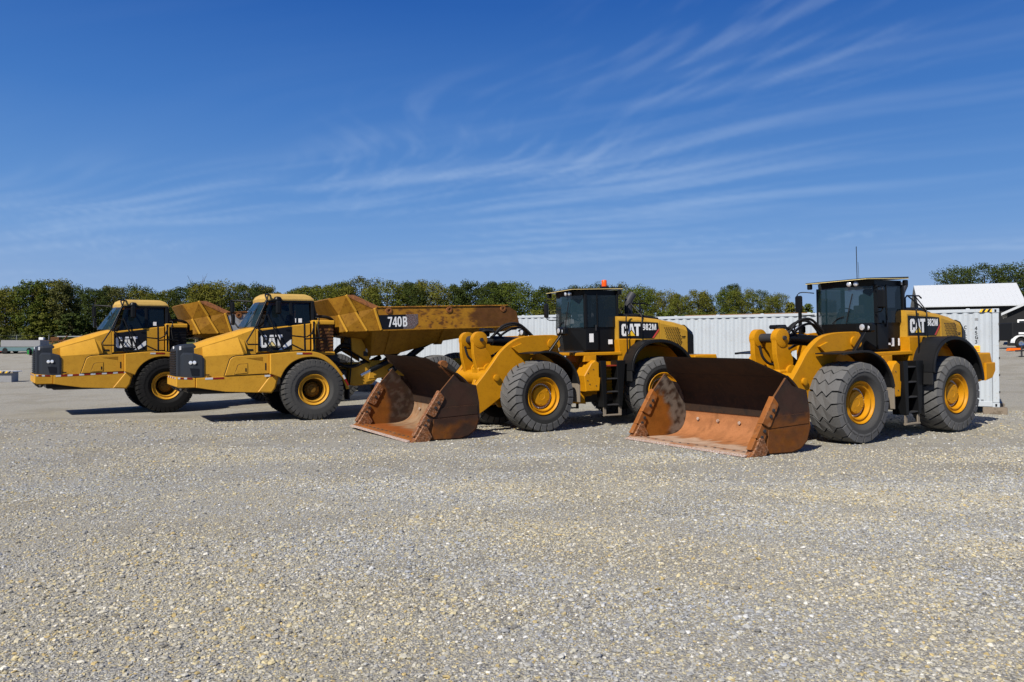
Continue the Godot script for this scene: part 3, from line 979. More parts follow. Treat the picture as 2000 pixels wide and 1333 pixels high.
func make_bucket(root: Node3D, xf: Transform3D, orange: bool) -> void:
	var b := part("bucket", root, xf)
	b.set_meta("label", "orange rusted bucket resting on the gravel" if orange else "dark brown rusted bucket resting on the gravel")
	var hw := 1.86
	var lo := "bucket_orange"
	var cheek := V2([-3.86, 0.03, -2.66, 0.0, -2.40, 0.07, -2.22, 0.22, -2.13, 0.48, -2.15, 0.85, -2.24, 1.27, -2.66, 1.36, -2.84, 1.53, -3.17, 1.17, -3.45, 0.73, -3.72, 0.25])
	for s in [-1.0, 1.0]:
		obj("cheek_plate", stained_plate(cheek, s * hw - 0.025, s * hw + 0.025, plate_stain.bind(orange), -s), mats["bucket_plate"], b)
		# outer wear plates: a lower plate and a weld bead between the courses
		var z: float = s * (hw + 0.035)
		var w := stained_plate(V2([-3.42, 0.03, -2.70, 0.03, -2.44, 0.09, -2.26, 0.23, -2.18, 0.44, -2.20, 0.56, -3.36, 0.50]), min(z - 0.012, z + 0.012), max(z - 0.012, z + 0.012), plate_stain.bind(orange), -s)
		obj("wear_plate", w, mats["bucket_plate"], b)
		var w2 := stained_plate(V2([-3.33, 0.525, -2.20, 0.585, -2.21, 0.80, -3.20, 0.76]), min(z - 0.008, z + 0.006), max(z - 0.008, z + 0.006), plate_stain.bind(orange), -s)
		obj("wear_plate", w2, mats["bucket_plate"], b)
		# bolt-on segments up the front edge of the cheek
		var f := [Vector2(-3.84, 0.10), Vector2(-3.70, 0.32), Vector2(-3.53, 0.60), Vector2(-3.36, 0.87), Vector2(-3.17, 1.16)]
		for k in 3:
			var p0: Vector2 = f[k + 1].lerp(f[k], 0.98)
			var p1: Vector2 = f[k + 1].lerp(f[k + 1 if k == 3 else k + 2], 0.9) if k == 2 else f[k + 1]
			var d := (p1 - p0).normalized()
			var nn := Vector2(-d.y, d.x)
			var q := PackedVector2Array([p0 - nn * 0.16 + d * 0.03, p0 + nn * 0.06, p1 + nn * 0.06, p1 - nn * 0.13 - d * 0.05, p1 - nn * 0.16 - d * 0.09, p0 - nn * 0.19 + d * 0.08])
			var seg := MB.new()
			seg.prism(q, s * hw - 0.075, s * hw + 0.065, 0.012)
			var so := obj("side_edge", seg, mats["bucket_orange" if orange else "bucket_edge"], b)
			var bo := MB.new()
			var mid := (p0 + p1) / 2.0 - nn * 0.07
			for e in [-0.07, 0.07]:
				bo.xf = at(mid.x + d.x * e, mid.y + d.y * e, 0.0)
				bo.lathe([Vector2(0.0, s * hw - 0.10), Vector2(0.035, s * hw - 0.10), Vector2(0.035, s * hw + 0.09), Vector2(0.0, s * hw + 0.09)], 8)
			obj("edge_bolt", bo, mats["steel_dark"], so)
		var eb := MB.new()
		eb.prism(V2([-3.98, -0.01, -3.50, -0.01, -3.42, 0.10, -3.55, 0.34, -3.66, 0.36, -3.86, 0.06]), s * hw - 0.10, s * hw + 0.10, 0.015)
		obj("corner_bit", eb, mats["bucket_edge"], b)
	# floor and heel, then the wall, then the spill guard that leans over the mouth
	var heel := smooth_line(V2([-3.70, 0.03, -3.2, 0.03, -2.72, 0.035, -2.42, 0.11, -2.25, 0.27, -2.175, 0.50, -2.175, 0.62]), 4)
	var fl := stained_floor(heel, hw - 0.03, orange)
	obj("bucket_floor", fl, mats["bucket_plate"], b)
	var fb := MB.new()
	var under := PackedVector2Array()
	for q in heel: under.append(q + Vector2(0.0, -0.022) if q.x < -2.72 else q + (q - Vector2(-2.75, 0.62)).normalized() * 0.022)
	fb.prism(plate(under, 0.03), -hw + 0.03, hw - 0.03)
	obj("bucket_shell", fb, mats["bucket_dark"], b)
	var wall := smooth_line(V2([-2.175, 0.625, -2.20, 0.85, -2.30, 1.12, -2.50, 1.38, -2.74, 1.56]), 4)
	var wl := MB.new()
	wl.prism(plate(wall, 0.04), -hw + 0.03, hw - 0.03)
	obj("bucket_wall", wl, mats["bucket_wall"], b)
	var g := MB.new()
	var n_ := Vector3(0.66, -0.75, 0).normalized() * 0.03
	var a0 := Vector3(-2.73, 1.545, -1.84); var a1 := Vector3(-2.73, 1.545, 1.84)
	var c0 := Vector3(-3.30, 1.93, -1.34); var c1 := Vector3(-3.30, 1.90, 1.34)
	var u := Vector3(-0.25, 0.42, 0).normalized() * 0.0
	g.loft([[a0 + n_, a1 + n_, c1 + n_ + u, c0 + n_ + u], [a0 - n_, a1 - n_, c1 - n_ + u, c0 - n_ + u]])
	obj("spill_guard", g, mats["bucket_wall"], b)
	if not orange:
		var hk := MB.new()
		hk.bar(Vector3(-2.95, 1.72, 1.5), Vector3(-2.30, 1.12, 1.5), 0.12, 0.10, 0.02)
		hk.xf = Transform3D(Basis.IDENTITY, Vector3(-2.95, 1.76, 1.5))
		hk.lathe([Vector2(0, -0.08), Vector2(0.10, -0.08), Vector2(0.10, 0.08), Vector2(0, 0.08)], 12)
		obj("back_rib", hk, mats["rim_edge_rust"], b)
		var hk2 := MB.new()
		hk2.xf = Transform3D(Basis.IDENTITY, Vector3(-2.95, 1.80, -1.55))
		hk2.lathe([Vector2(0, -0.08), Vector2(0.12, -0.08), Vector2(0.12, 0.08), Vector2(0, 0.08)], 12)
		obj("back_rib", hk2, mats["bucket_dark"], b)
	# cutting edge with its bolts
	var ce := MB.new()
	ce.prism(V2([-4.02, 0.0, -3.62, -0.01, -3.62, 0.052, -3.90, 0.052]), -hw - 0.02, hw + 0.02, 0.004)
	obj("cutting_edge", ce, mats["bucket_floor" if orange else "bucket_orange"], b)
	var lip := MB.new()
	lip.prism(V2([-4.05, 0.0, -3.99, 0.0, -3.95, 0.034, -3.985, 0.034]), -hw - 0.03, hw + 0.03)
	obj("worn_lip", lip, mats["bright_edge"], b)
	for k in 13:
		var bo := MB.new()
		bo.xf = Transform3D(Basis(Vector3(1, 0, 0), -PI / 2), Vector3(-3.76, 0.05, -1.62 + 3.24 * k / 12.0))
		bo.lathe([Vector2(0.032, 0.0), Vector2(0.028, 0.012), Vector2(0.0, 0.012)], 8)
		obj("edge_bolt", bo, mats["steel_dark"], b)
	for k in 5:
		var bo := MB.new()
		bo.xf = at(-2.22, 0.44, -1.35 + 2.7 * k / 4.0) * Transform3D(Basis(Vector3(0, 1, 0), -PI / 2), Vector3.ZERO)
		bo.lathe([Vector2(0.04, 0.0), Vector2(0.04, 0.02), Vector2(0.0, 0.02)], 8)
		obj("heel_bolt", bo, mats["bright_edge"], b)
	# hinge plates behind the wall
	for z in [-0.87, -0.63, 0.63, 0.87]:
		var hp := MB.new()
		hp.prism(V2([-2.16, 0.25, -1.86, 0.42, -1.80, 0.62, -1.9, 0.8, -2.16, 1.05]), z - 0.03, z + 0.03)
		obj("hinge_plate", hp, mats["bucket_dark"], b)

# ---------------------------------------------------------------- wheel loader
func make_loader(o: Dictionary) -> Node3D:
	var p: Vector3 = o.at
	var root := thing("wheel_loader", o.label, "wheel loader", p, deg_to_rad(o.front), "wheel loaders parked with their buckets on the ground")
	root.rotation.z = o.pitch
	var lx := 0.36 if o.right else 0.30
	var Y: Material = mats["loader_yellow"]
	var K: Material = mats["black_paint"]
	var rear := Transform3D(Basis.IDENTITY, Vector3(1.83 + o.gap, 0, 0)) * Transform3D(Basis(Vector3.UP, deg_to_rad(o.rear - o.front)), Vector3.ZERO) * Transform3D(Basis.IDENTITY, Vector3(-1.83, 0, 0))
	var right: bool = o.right
	# wheels
	var turned := Transform3D(Basis(Vector3.UP, PI), Vector3.ZERO)
	var ty: String = "tyre_wave" if right else "tyre_chevron"
	wheel(root, at(0, 0.92, 1.20), ty, "tyre_dusty", "tyre_grey" if right else "tyre_dark", "loader", "loader_yellow", 0.3)
	wheel(root, at(0, 0.92, -1.20) * turned, ty, "tyre_dusty", "tyre_dark", "loader", "loader_yellow", 0.1)
	wheel(root, rear * at(3.65, 0.92, 1.20), "tyre_chevron", "tyre_dusty", "tyre_grey" if right else "tyre_dark", "loader", "loader_yellow", 0.9)
	wheel(root, rear * at(3.65, 0.92, -1.20) * turned, "tyre_chevron", "tyre_dusty", "tyre_dark", "loader", "loader_yellow", 0.5)
	var ax := MB.new()
	ax.box(Vector3(0, 0.92, 0), Vector3(0.42, 0.42, 1.7), 0.08)
	ax.xf = at(0, 0.92, 0)
	ax.lathe([Vector2(0, -0.3), Vector2(0.33, -0.3), Vector2(0.36, 0.0), Vector2(0.33, 0.3), Vector2(0, 0.3)], 20)
	obj("front_axle", ax, Y, root)
	var ax2 := MB.new()
	ax2.box(Vector3(3.65, 0.92, 0), Vector3(0.42, 0.42, 1.7), 0.08)
	obj("rear_axle", ax2, Y, root, rear)
	# front frame: two tower plates and cross members
	for z in [-0.46, 0.46]:
		var tw := MB.new()
		tw.prism(V2([-0.95, 0.85, -0.75, 0.62, 1.25, 0.55, 1.45, 0.9, 1.35, 1.5, 1.15, 2.35, 0.95, 2.52, 0.7, 2.5, 0.5, 2.2, 0.2, 1.6, -0.5, 1.3, -0.9, 1.1]), z - 0.05, z + 0.05, 0.01)
		obj("frame_plate", tw, Y, root)
	var ff := MB.new()
	ff.box(Vector3(0.25, 1.0, 0), Vector3(2.1, 0.35, 0.84), 0.03)
	ff.box(Vector3(0.85, 2.2, 0), Vector3(0.25, 0.3, 0.84), 0.03)
	ff.box(Vector3(-0.6, 1.0, 0), Vector3(0.3, 0.4, 0.84), 0.05)
	ff.box(Vector3(0.75, 2.05, 0.42), Vector3(0.75, 0.7, 0.3), 0.03)
	ff.box(Vector3(0.75, 2.05, -0.42), Vector3(0.75, 0.7, 0.3), 0.03)
	obj("front_frame", ff, Y, root)
	var gut := MB.new()
	gut.box(Vector3(0.2, 1.45, 0), Vector3(1.2, 0.5, 0.7), 0.05)
	gut.box(Vector3(1.2, 1.2, 0), Vector3(0.8, 0.9, 0.6), 0.05)
	obj("valve_block", gut, mats["steel_dark"], root)
	# lift arms
	var top := smooth_line(V2([1.02, 2.36, 0.95, 2.50, 0.55, 2.52, 0.05, 2.50, -0.30, 2.44, -0.58, 2.31, -0.88, 2.08, -1.10, 1.82, -1.36, 1.52, -1.66, 1.20, -1.92, 0.88, -2.06, 0.62]), 3)
	var low := smooth_line(V2([-2.06, 0.40, -1.94, 0.30, -1.62, 0.46, -1.2, 0.70, -0.72, 1.02, -0.35, 1.40, -0.05, 1.78, 0.35, 2.06, 0.9, 2.12, 1.05, 2.22]), 3)
	var arm := top.duplicate()
	arm.append_array(low)
	for s in [-1.0, 1.0]:
		var z: float = s * 0.75
		var m := MB.new()
		m.prism(arm, z - 0.075, z + 0.075, 0.012)
		m.xf = at(-1.96, 0.55, z)
		m.lathe([Vector2(0, -0.14), Vector2(0.17, -0.14), Vector2(0.17, 0.14), Vector2(0, 0.14)], 20)
		var ao := obj("lift_arm", m, Y, root)
		var pin := MB.new()
		pin.xf = at(-1.02, 1.42, z)
		pin.lathe([Vector2(0, -0.13), Vector2(0.085, -0.13), Vector2(0.085, 0.13), Vector2(0.05, 0.14), Vector2(0, 0.14)], 16)
		pin.xf = at(0.74, 2.28, z)
		pin.lathe([Vector2(0, -0.12), Vector2(0.13, -0.12), Vector2(0.13, 0.12), Vector2(0.06, 0.13), Vector2(0, 0.13)], 16)
		obj("arm_pin", pin, mats["loader_yellow"], ao)
		var lc := MB.new()
		lc.tube([Vector3(1.15, 1.0, z * 0.92), Vector3(0.1, 1.28, z * 0.92)], 0.11, 14)
		var lo := obj("lift_cylinder", lc, Y, root)
		var rod := MB.new()
		rod.tube([Vector3(0.1, 1.28, z * 0.92), Vector3(-1.0, 1.42, z * 0.92)], 0.055, 12)
		obj("rod", rod, mats["chrome"], lo)
	var tq := MB.new()
	tq.tube([Vector3(-1.18, 1.42, -0.7), Vector3(-1.18, 1.42, 0.7)], 0.20, 18)
	tq.box(Vector3(-1.12, 1.55, 0.24), Vector3(0.42, 0.28, 0.34), 0.04)
	obj("torque_tube", tq, Y, root)
	# tilt lever: two upright cheeks with round bosses, and the tilt cylinder to the cab
	var lever := smooth_line(V2([-1.30, 2.42, -1.34, 2.20, -1.22, 2.05, -1.17, 1.86, -1.22, 1.68, -1.36, 1.58, -1.34, 1.40, -1.42, 1.22, -1.58, 1.06, -1.70, 1.08, -1.73, 1.25, -1.62, 1.50, -1.66, 1.75, -1.72, 2.05, -1.73, 2.40]), 3)
	for z in [-0.36, 0.30]:
		var m := MB.new()
		m.xf = at(lx, 0, 0)
		m.prism(lever, z - 0.07, z + 0.07, 0.012)
		m.xf = at(-1.52 + lx, 2.42, z)
		m.lathe([Vector2(0, -0.085), Vector2(0.215, -0.085), Vector2(0.215, 0.085), Vector2(0.16, 0.10), Vector2(0, 0.10)], 24)
		m.xf = at(-1.28 + lx, 1.62, z)
		m.lathe([Vector2(0, -0.13), Vector2(0.17, -0.13), Vector2(0.17, 0.13), Vector2(0.09, 0.15), Vector2(0, 0.15)], 20)
		var lo := obj("tilt_lever", m, Y, root)
		var pin := MB.new()
		pin.xf = at(-1.50 + lx, 2.42, z)
		pin.lathe([Vector2(0.0, 0.08), Vector2(0.055, 0.08), Vector2(0.055, 0.145), Vector2(0.0, 0.145)], 6)
		obj("lever_pin", pin, mats["steel_dark"], lo)
	var eye := MB.new()
	eye.xf = at(-1.50 + lx, 2.42, 0)
	eye.lathe([Vector2(0, -0.30), Vector2(0.11, -0.30), Vector2(0.11, 0.24), Vector2(0, 0.24)], 18)
	eye.xf = Transform3D.IDENTITY
	eye.tube([Vector3(-1.5 + lx, 2.42, -0.02), Vector3(-0.35, 2.36, -0.02)], 0.085, 14)
	obj("tilt_rod", eye, mats["steel_dark"], root)
	var tc := MB.new()
	tc.tube([Vector3(-0.95 + lx, 2.39, -0.02), Vector3(0.75, 2.30, -0.02)], 0.135, 18)
	obj("tilt_cylinder", tc, K, root)
	var link := MB.new()
	link.prism(V2([-1.42, 1.16, -1.24, 1.02, -1.95, 0.82, -2.15, 0.86, -2.16, 1.0]), -0.09, 0.06, 0.02)
	obj("bucket_link", link, Y, root)
	var hoses := [[Vector3(-0.7, 2.50, 0.12), Vector3(-0.35, 2.80, 0.14), Vector3(0.15, 2.84, 0.1), Vector3(0.55, 2.55, 0.12)], [Vector3(-0.55, 2.50, -0.14), Vector3(-0.15, 2.76, -0.14), Vector3(0.3, 2.80, -0.1), Vector3(0.7, 2.5, -0.12)], [Vector3(-0.45, 2.48, 0.0), Vector3(-0.05, 2.70, 0.02), Vector3(0.35, 2.72, 0.0), Vector3(0.75, 2.45, 0.0)], [Vector3(-0.6, 1.7, 0.3), Vector3(-0.1, 2.0, 0.32), Vector3(0.5, 1.8, 0.3)], [Vector3(-0.9, 1.5, 0.45), Vector3(-0.5, 1.9, 0.5), Vector3(0.0, 2.15, 0.45), Vector3(0.5, 2.3, 0.4)], [Vector3(-0.9, 1.5, -0.4), Vector3(-0.4, 1.95, -0.45), Vector3(0.1, 2.2, -0.4), Vector3(0.6, 2.3, -0.4)], [Vector3(-1.1, 2.55, 0.05), Vector3(-0.9, 2.66, 0.1), Vector3(-0.6, 2.62, 0.12), Vector3(-0.4, 2.5, 0.1)], [Vector3(-1.45, 2.25, -0.05), Vector3(-1.35, 1.95, -0.03), Vector3(-1.05, 1.8, -0.02), Vector3(-0.6, 2.0, -0.02)]]
	for h in hoses:
		var m := MB.new()
		m.tube(curve3(h, 7), 0.032, 8)
		obj("hydraulic_hose", m, mats["rubber"], root)
	var lampbox := MB.new()
	lampbox.box(Vector3(-0.75, 2.68, -0.12), Vector3(0.32, 0.10, 0.30), 0.03)
	lampbox.box(Vector3(-0.75, 2.58, -0.12), Vector3(0.16, 0.16, 0.16), 0.03)
	obj("grease_block", lampbox, K, root)
	make_bucket(root, Transform3D(Basis(Vector3(0, 0, 1), -o.pitch), Vector3.ZERO) * Transform3D(Basis(Vector3(1, 0, 0), o.roll), Vector3(0, o.roll * 1.86 if o.roll > 0 else 0.0, 0)), right)
	# front fenders with mudflaps
	for s in [-1.0, 1.0]:
		var fender := part("front_fender", root)
		var line := smooth_line(V2([-0.66 if right else -0.34, 2.04, 0.0, 2.07, 0.34, 2.03, 0.72, 1.84, 0.98, 1.52, 1.08, 1.22]), 4)
		var m := MB.new()
		m.prism(plate(line, 0.025), min(s * 0.86, s * 1.60), max(s * 0.86, s * 1.60))
		obj("fender_plate", m, mats["fender_black"], fender)
		var e := MB.new()
		e.prism(plate(line, 0.05), min(s * 1.56, s * 1.63), max(s * 1.56, s * 1.63), 0.008)
		obj("fender_rim", e, mats["rubber"], fender)
		var sup := MB.new()
		sup.prism(V2([-0.35, 2.05, -0.55, 2.2, -0.25, 2.30, 0.0, 2.06]), min(s * 0.83, s * 0.9), max(s * 0.83, s * 0.9))
		obj("fender_bracket", sup, Y, fender)
		var flap := MB.new()
		flap.box(Vector3(1.10, 0.98, s * 1.24), Vector3(0.04, 0.55, 0.72), 0.008)
		obj("mudflap", flap, mats["mud"], fender)
	make_loader_cab(root, rear, right)
	make_loader_rear(root, rear, right)
	return root

func make_loader_cab(root: Node3D, rear: Transform3D, right: bool) -> void:
	var K: Material = mats["black_paint"]
	var Y: Material = mats["loader_yellow"]
	var cab := part("cab", root, rear)
	# plan of the cab: narrow bowed front, straight sides; each level is [y, front x, corner x]
	var ring := func(y: float, x0: float, x1: float, hw: float, grow: float) -> Array:
		return [Vector3(x0 - grow, y, 0.50), Vector3(x0 - grow - 0.06, y, 0.0), Vector3(x0 - grow, y, -0.50), Vector3(x1, y, -hw - grow), Vector3(2.60 + grow, y, -hw - grow), Vector3(2.60 + grow, y, hw + grow), Vector3(x1, y, hw + grow)]
	var base := MB.new()
	base.loft([ring.call(2.05, 1.36, 1.58, 0.82, 0.0), ring.call(2.62, 1.27, 1.58, 0.83, 0.0), ring.call(2.72, 1.26, 1.58, 0.83, 0.0)])
	obj("lower_panel", base, K, cab)
	var bottom := MB.new()
	bottom.box(Vector3(1.95, 2.02, 0), Vector3(1.3, 0.08, 1.5), 0.02)
	obj("cab_floor", bottom, mats["steel_dark"], cab)
	var roof := MB.new()
	roof.loft([ring.call(3.62, 1.30, 1.58, 0.82, 0.0), ring.call(3.76, 1.28, 1.56, 0.82, 0.0)])
	obj("roof_frame", roof, K, cab)
	var visor := MB.new()
	visor.loft([[Vector3(1.13, 3.765, 0.93), Vector3(1.13, 3.765, -0.85), Vector3(2.70, 3.80, -0.88), Vector3(2.70, 3.80, 0.96)], [Vector3(1.13, 3.80, 0.93), Vector3(1.13, 3.80, -0.85), Vector3(2.70, 3.85, -0.88), Vector3(2.70, 3.85, 0.96)]])
	var vo := obj("roof_plate", visor, K, cab)
	var trim := MB.new()
	trim.bar(Vector3(1.125, 3.775, 0.925), Vector3(1.125, 3.775, -0.845), 0.012, 0.012)
	trim.bar(Vector3(1.125, 3.775, 0.94), Vector3(2.70, 3.808, 0.965), 0.012, 0.012)
	obj("roof_trim", trim, mats["logo_pale"], vo)
	var tabs := MB.new()
	tabs.box(Vector3(2.80, 3.83, 0.5), Vector3(0.22, 0.035, 0.2), 0.01)
	obj("roof_tab", tabs, mats["logo_pale"], vo)
	for q in [Vector3(2.62, 3.70, 0.92), Vector3(1.2, 3.70, -0.78)]:
		var lb := MB.new()
		lb.box(q, Vector3(0.12, 0.14, 0.10), 0.02)
		obj("lamp_bracket", lb, K, vo)
	# pillars
	var posts := [[Vector3(1.57, 2.7, 0.84), Vector3(1.57, 3.65, 0.83), 0.13], [Vector3(1.57, 2.7, -0.83), Vector3(1.57, 3.65, -0.82), 0.10], [Vector3(2.57, 2.7, 0.86), Vector3(2.57, 3.65, 0.85), 0.10], [Vector3(2.57, 2.7, -0.86), Vector3(2.57, 3.65, -0.85), 0.10], [Vector3(1.93, 2.7, 0.875), Vector3(1.93, 3.65, 0.865), 0.05], [Vector3(1.93, 2.7, -0.875), Vector3(1.93, 3.65, -0.865), 0.05]]
	for q in posts:
		var m := MB.new()
		m.bar(q[0], q[1], q[2], q[2] * 0.6, 0.012)
		obj("pillar", m, K, cab)
	# panes: bowed windscreen in four facets, door glass, rear side glass, back glass
	var lo: Array = ring.call(2.72, 1.26, 1.54, 0.83, 0.0)
	var hi: Array = ring.call(3.62, 1.30, 1.54, 0.82, 0.0)
	var ws := MB.new()
	for k in [[6, 0], [0, 1], [1, 2], [2, 3]]:
		ws.quad(lo[k[0]], lo[k[1]], hi[k[1]], hi[k[0]])
	obj("windscreen", ws, mats["glass_clear"], cab)
	for s in [-1.0, 1.0]:
		var d := part("door", cab)
		var g := MB.new()
		g.quad(Vector3(1.58, 2.72, s * 0.872), Vector3(1.91, 2.72, s * 0.872), Vector3(1.91, 3.62, s * 0.862), Vector3(1.58, 3.62, s * 0.862))
		obj("door_glass", g, mats["glass"], d)
		var sk := MB.new()
		sk.box(Vector3(1.74, 2.38, s * 0.885), Vector3(0.40, 0.62, 0.03), 0.01)
		obj("door_skin", sk, K, d)
		var hd := MB.new()
		hd.bar(Vector3(1.86, 2.62, s * 0.92), Vector3(1.86, 2.78, s * 0.92), 0.03, 0.03)
		obj("handle", hd, mats["steel_dark"], d)
		var g2 := MB.new()
		g2.quad(Vector3(1.96, 2.72, s * 0.872), Vector3(2.53, 2.72, s * 0.872), Vector3(2.53, 3.62, s * 0.862), Vector3(1.96, 3.62, s * 0.862))
		obj("side_glass", g2, mats["glass"], cab)
	var bg := MB.new()
	bg.quad(Vector3(2.60, 2.72, 0.82), Vector3(2.60, 2.72, -0.82), Vector3(2.60, 3.62, -0.82), Vector3(2.60, 3.62, 0.82))
	obj("rear_glass", bg, mats["glass_clear"], cab)
	# inside: seat, column, wheel, monitor
	var seat := MB.new()
	seat.box(Vector3(2.15, 2.80, 0), Vector3(0.50, 0.16, 0.52), 0.05)
	seat.box(Vector3(2.42, 3.15, 0), Vector3(0.14, 0.66, 0.50), 0.06)
	seat.box(Vector3(2.44, 3.52, 0), Vector3(0.10, 0.18, 0.28), 0.04)
	obj("seat", seat, mats["seat"], cab)
	var col := MB.new()
	col.tube([Vector3(1.38, 2.6, 0), Vector3(1.62, 3.0, 0)], 0.05, 8)
	col.xf = Transform3D(Basis(Vector3(0, 0, 1), -0.5), Vector3(1.64, 3.02, 0)) * Transform3D(Basis(Vector3(1, 0, 0), PI / 2), Vector3.ZERO)
	col.lathe([Vector2(0.20, -0.015), Vector2(0.22, 0.0), Vector2(0.20, 0.015), Vector2(0.18, 0.0), Vector2(0.20, -0.015)], 20)
	col.xf = Transform3D.IDENTITY
	col.box(Vector3(1.42, 3.05, 0.48), Vector3(0.06, 0.22, 0.28), 0.02)
	obj("steering_column", col, mats["seat"], cab)
	var paper := MB.new()
	paper.box(Vector3(1.40, 2.90, 0.30), Vector3(0.02, 0.14, 0.3), 0.005)
	paper.box(Vector3(1.45, 2.88, -0.15), Vector3(0.02, 0.16, 0.26), 0.005)
	if not right: obj("papers", paper, mats["tape_white"], cab)
	# wipers, lamps, stickers, mirrors
	var wp := MB.new()
	wp.tube([Vector3(1.205, 2.74, 0.28), Vector3(1.22, 3.10, 0.36), Vector3(1.25, 3.45, 0.44)], 0.012, 6)
	wp.tube([Vector3(1.18, 2.74, -0.1), Vector3(1.19, 2.86, 0.05), Vector3(1.20, 2.90, 0.22)], 0.012, 6)
	obj("wiper", wp, mats["rubber"], cab)
	for q in [[1.20, 3.68, 0.40], [1.24, 3.68, 0.56]]:
		var lm := MB.new()
		lm.xf = Transform3D(Basis(Vector3.UP, -PI / 2), Vector3(q[0] + 0.02, q[1], q[2]))
		lm.lathe([Vector2(0.0, 0.0), Vector2(0.055, 0.0), Vector2(0.06, 0.05), Vector2(0.045, 0.065), Vector2(0.0, 0.07)], 14)
		obj("work_lamp", lm, mats["lens"], cab)
	for s in [-1.0, 1.0]:
		var hl := part("headlight", root)
		var ar := MB.new()
		ar.bar(Vector3(0.55, 2.02, s * 0.93), Vector3(0.95, 2.50, s * 0.98), 0.10, 0.05, 0.01)
		ar.box(Vector3(1.0, 2.61, s * 1.0), Vector3(0.18, 0.22, 0.36), 0.04)
		obj("lamp_arm", ar, K, hl)
		var gl := MB.new()
		gl.xf = Transform3D(Basis(Vector3.UP, -PI / 2 - s * 0.15), Vector3(0.905, 2.62, s * 0.94))
		gl.lathe([Vector2(0.075, 0.0), Vector2(0.07, 0.015), Vector2(0.0, 0.022)], 16)
		gl.xf = Transform3D(Basis(Vector3.UP, -PI / 2 - s * 0.5), Vector3(0.915, 2.60, s * 1.10))
		gl.lathe([Vector2(0.055, 0.0), Vector2(0.05, 0.012), Vector2(0.0, 0.016)], 14)
		obj("lamp_glass", gl, mats["lens"], hl)
		var mr := part("mirror", root, rear)
		var ma := MB.new()
		if s < 0 or right:
			ma.tube(curve3([Vector3(1.48, 3.55, s * 0.88), Vector3(1.30, 3.58, s * 1.18), Vector3(1.26, 3.40, s * 1.26), Vector3(1.30, 3.02, s * 1.2), Vector3(1.48, 2.98, s * 0.88)], 5), 0.014, 6)
			obj("mirror_arm", ma, K, mr)
			var mg := MB.new()
			mg.box(Vector3(1.27, 3.28, s * 1.20), Vector3(0.09, 0.44, 0.22), 0.035)
			obj("mirror_head", mg, K, mr)
	if right:
		var an := MB.new()
		an.tube([Vector3(2.3, 3.84, -0.2), Vector3(2.3, 4.72, -0.2)], 0.010, 5)
		an.tube([Vector3(1.7, 3.82, 0.3), Vector3(1.68, 4.25, 0.3)], 0.005, 4)
		obj("antenna", an, mats["rubber"], cab)
		var st := MB.new()
		st.box(Vector3(2.14, 2.24, 0.875), Vector3(0.09, 0.20, 0.012))
		st.box(Vector3(2.0, 2.20, 0.875), Vector3(0.10, 0.05, 0.012))
		st.box(Vector3(2.38, 2.24, 0.875), Vector3(0.05, 0.18, 0.012))
		obj("sticker", st, mats["white_paint"], cab)
		var pole := MB.new()
		pole.box(Vector3(0.62, 2.75, -0.62), Vector3(0.07, 0.75, 0.07), 0.008)
		obj("grab_post", pole, K, root)
	else:
		var bc := part("beacon", cab)
		var am := MB.new()
		am.xf = Transform3D(Basis(Vector3(1, 0, 0), -PI / 2), Vector3(2.42, 3.90, 0.40))
		am.lathe([Vector2(0.075, 0.0), Vector2(0.075, 0.17), Vector2(0.06, 0.19), Vector2(0.0, 0.19)], 16)
		obj("beacon_lens", am, mats["amber"], bc)
		var bs := MB.new()
		bs.box(Vector3(2.42, 3.875, 0.40), Vector3(0.22, 0.06, 0.2), 0.02)
		obj("beacon_base", bs, K, bc)
		var st := MB.new()
		st.box(Vector3(1.72, 2.42, 0.902), Vector3(0.13, 0.24, 0.010))
		st.box(Vector3(2.33, 2.30, 0.875), Vector3(0.13, 0.13, 0.012))
		obj("sticker", st, mats["white_paint"], cab)

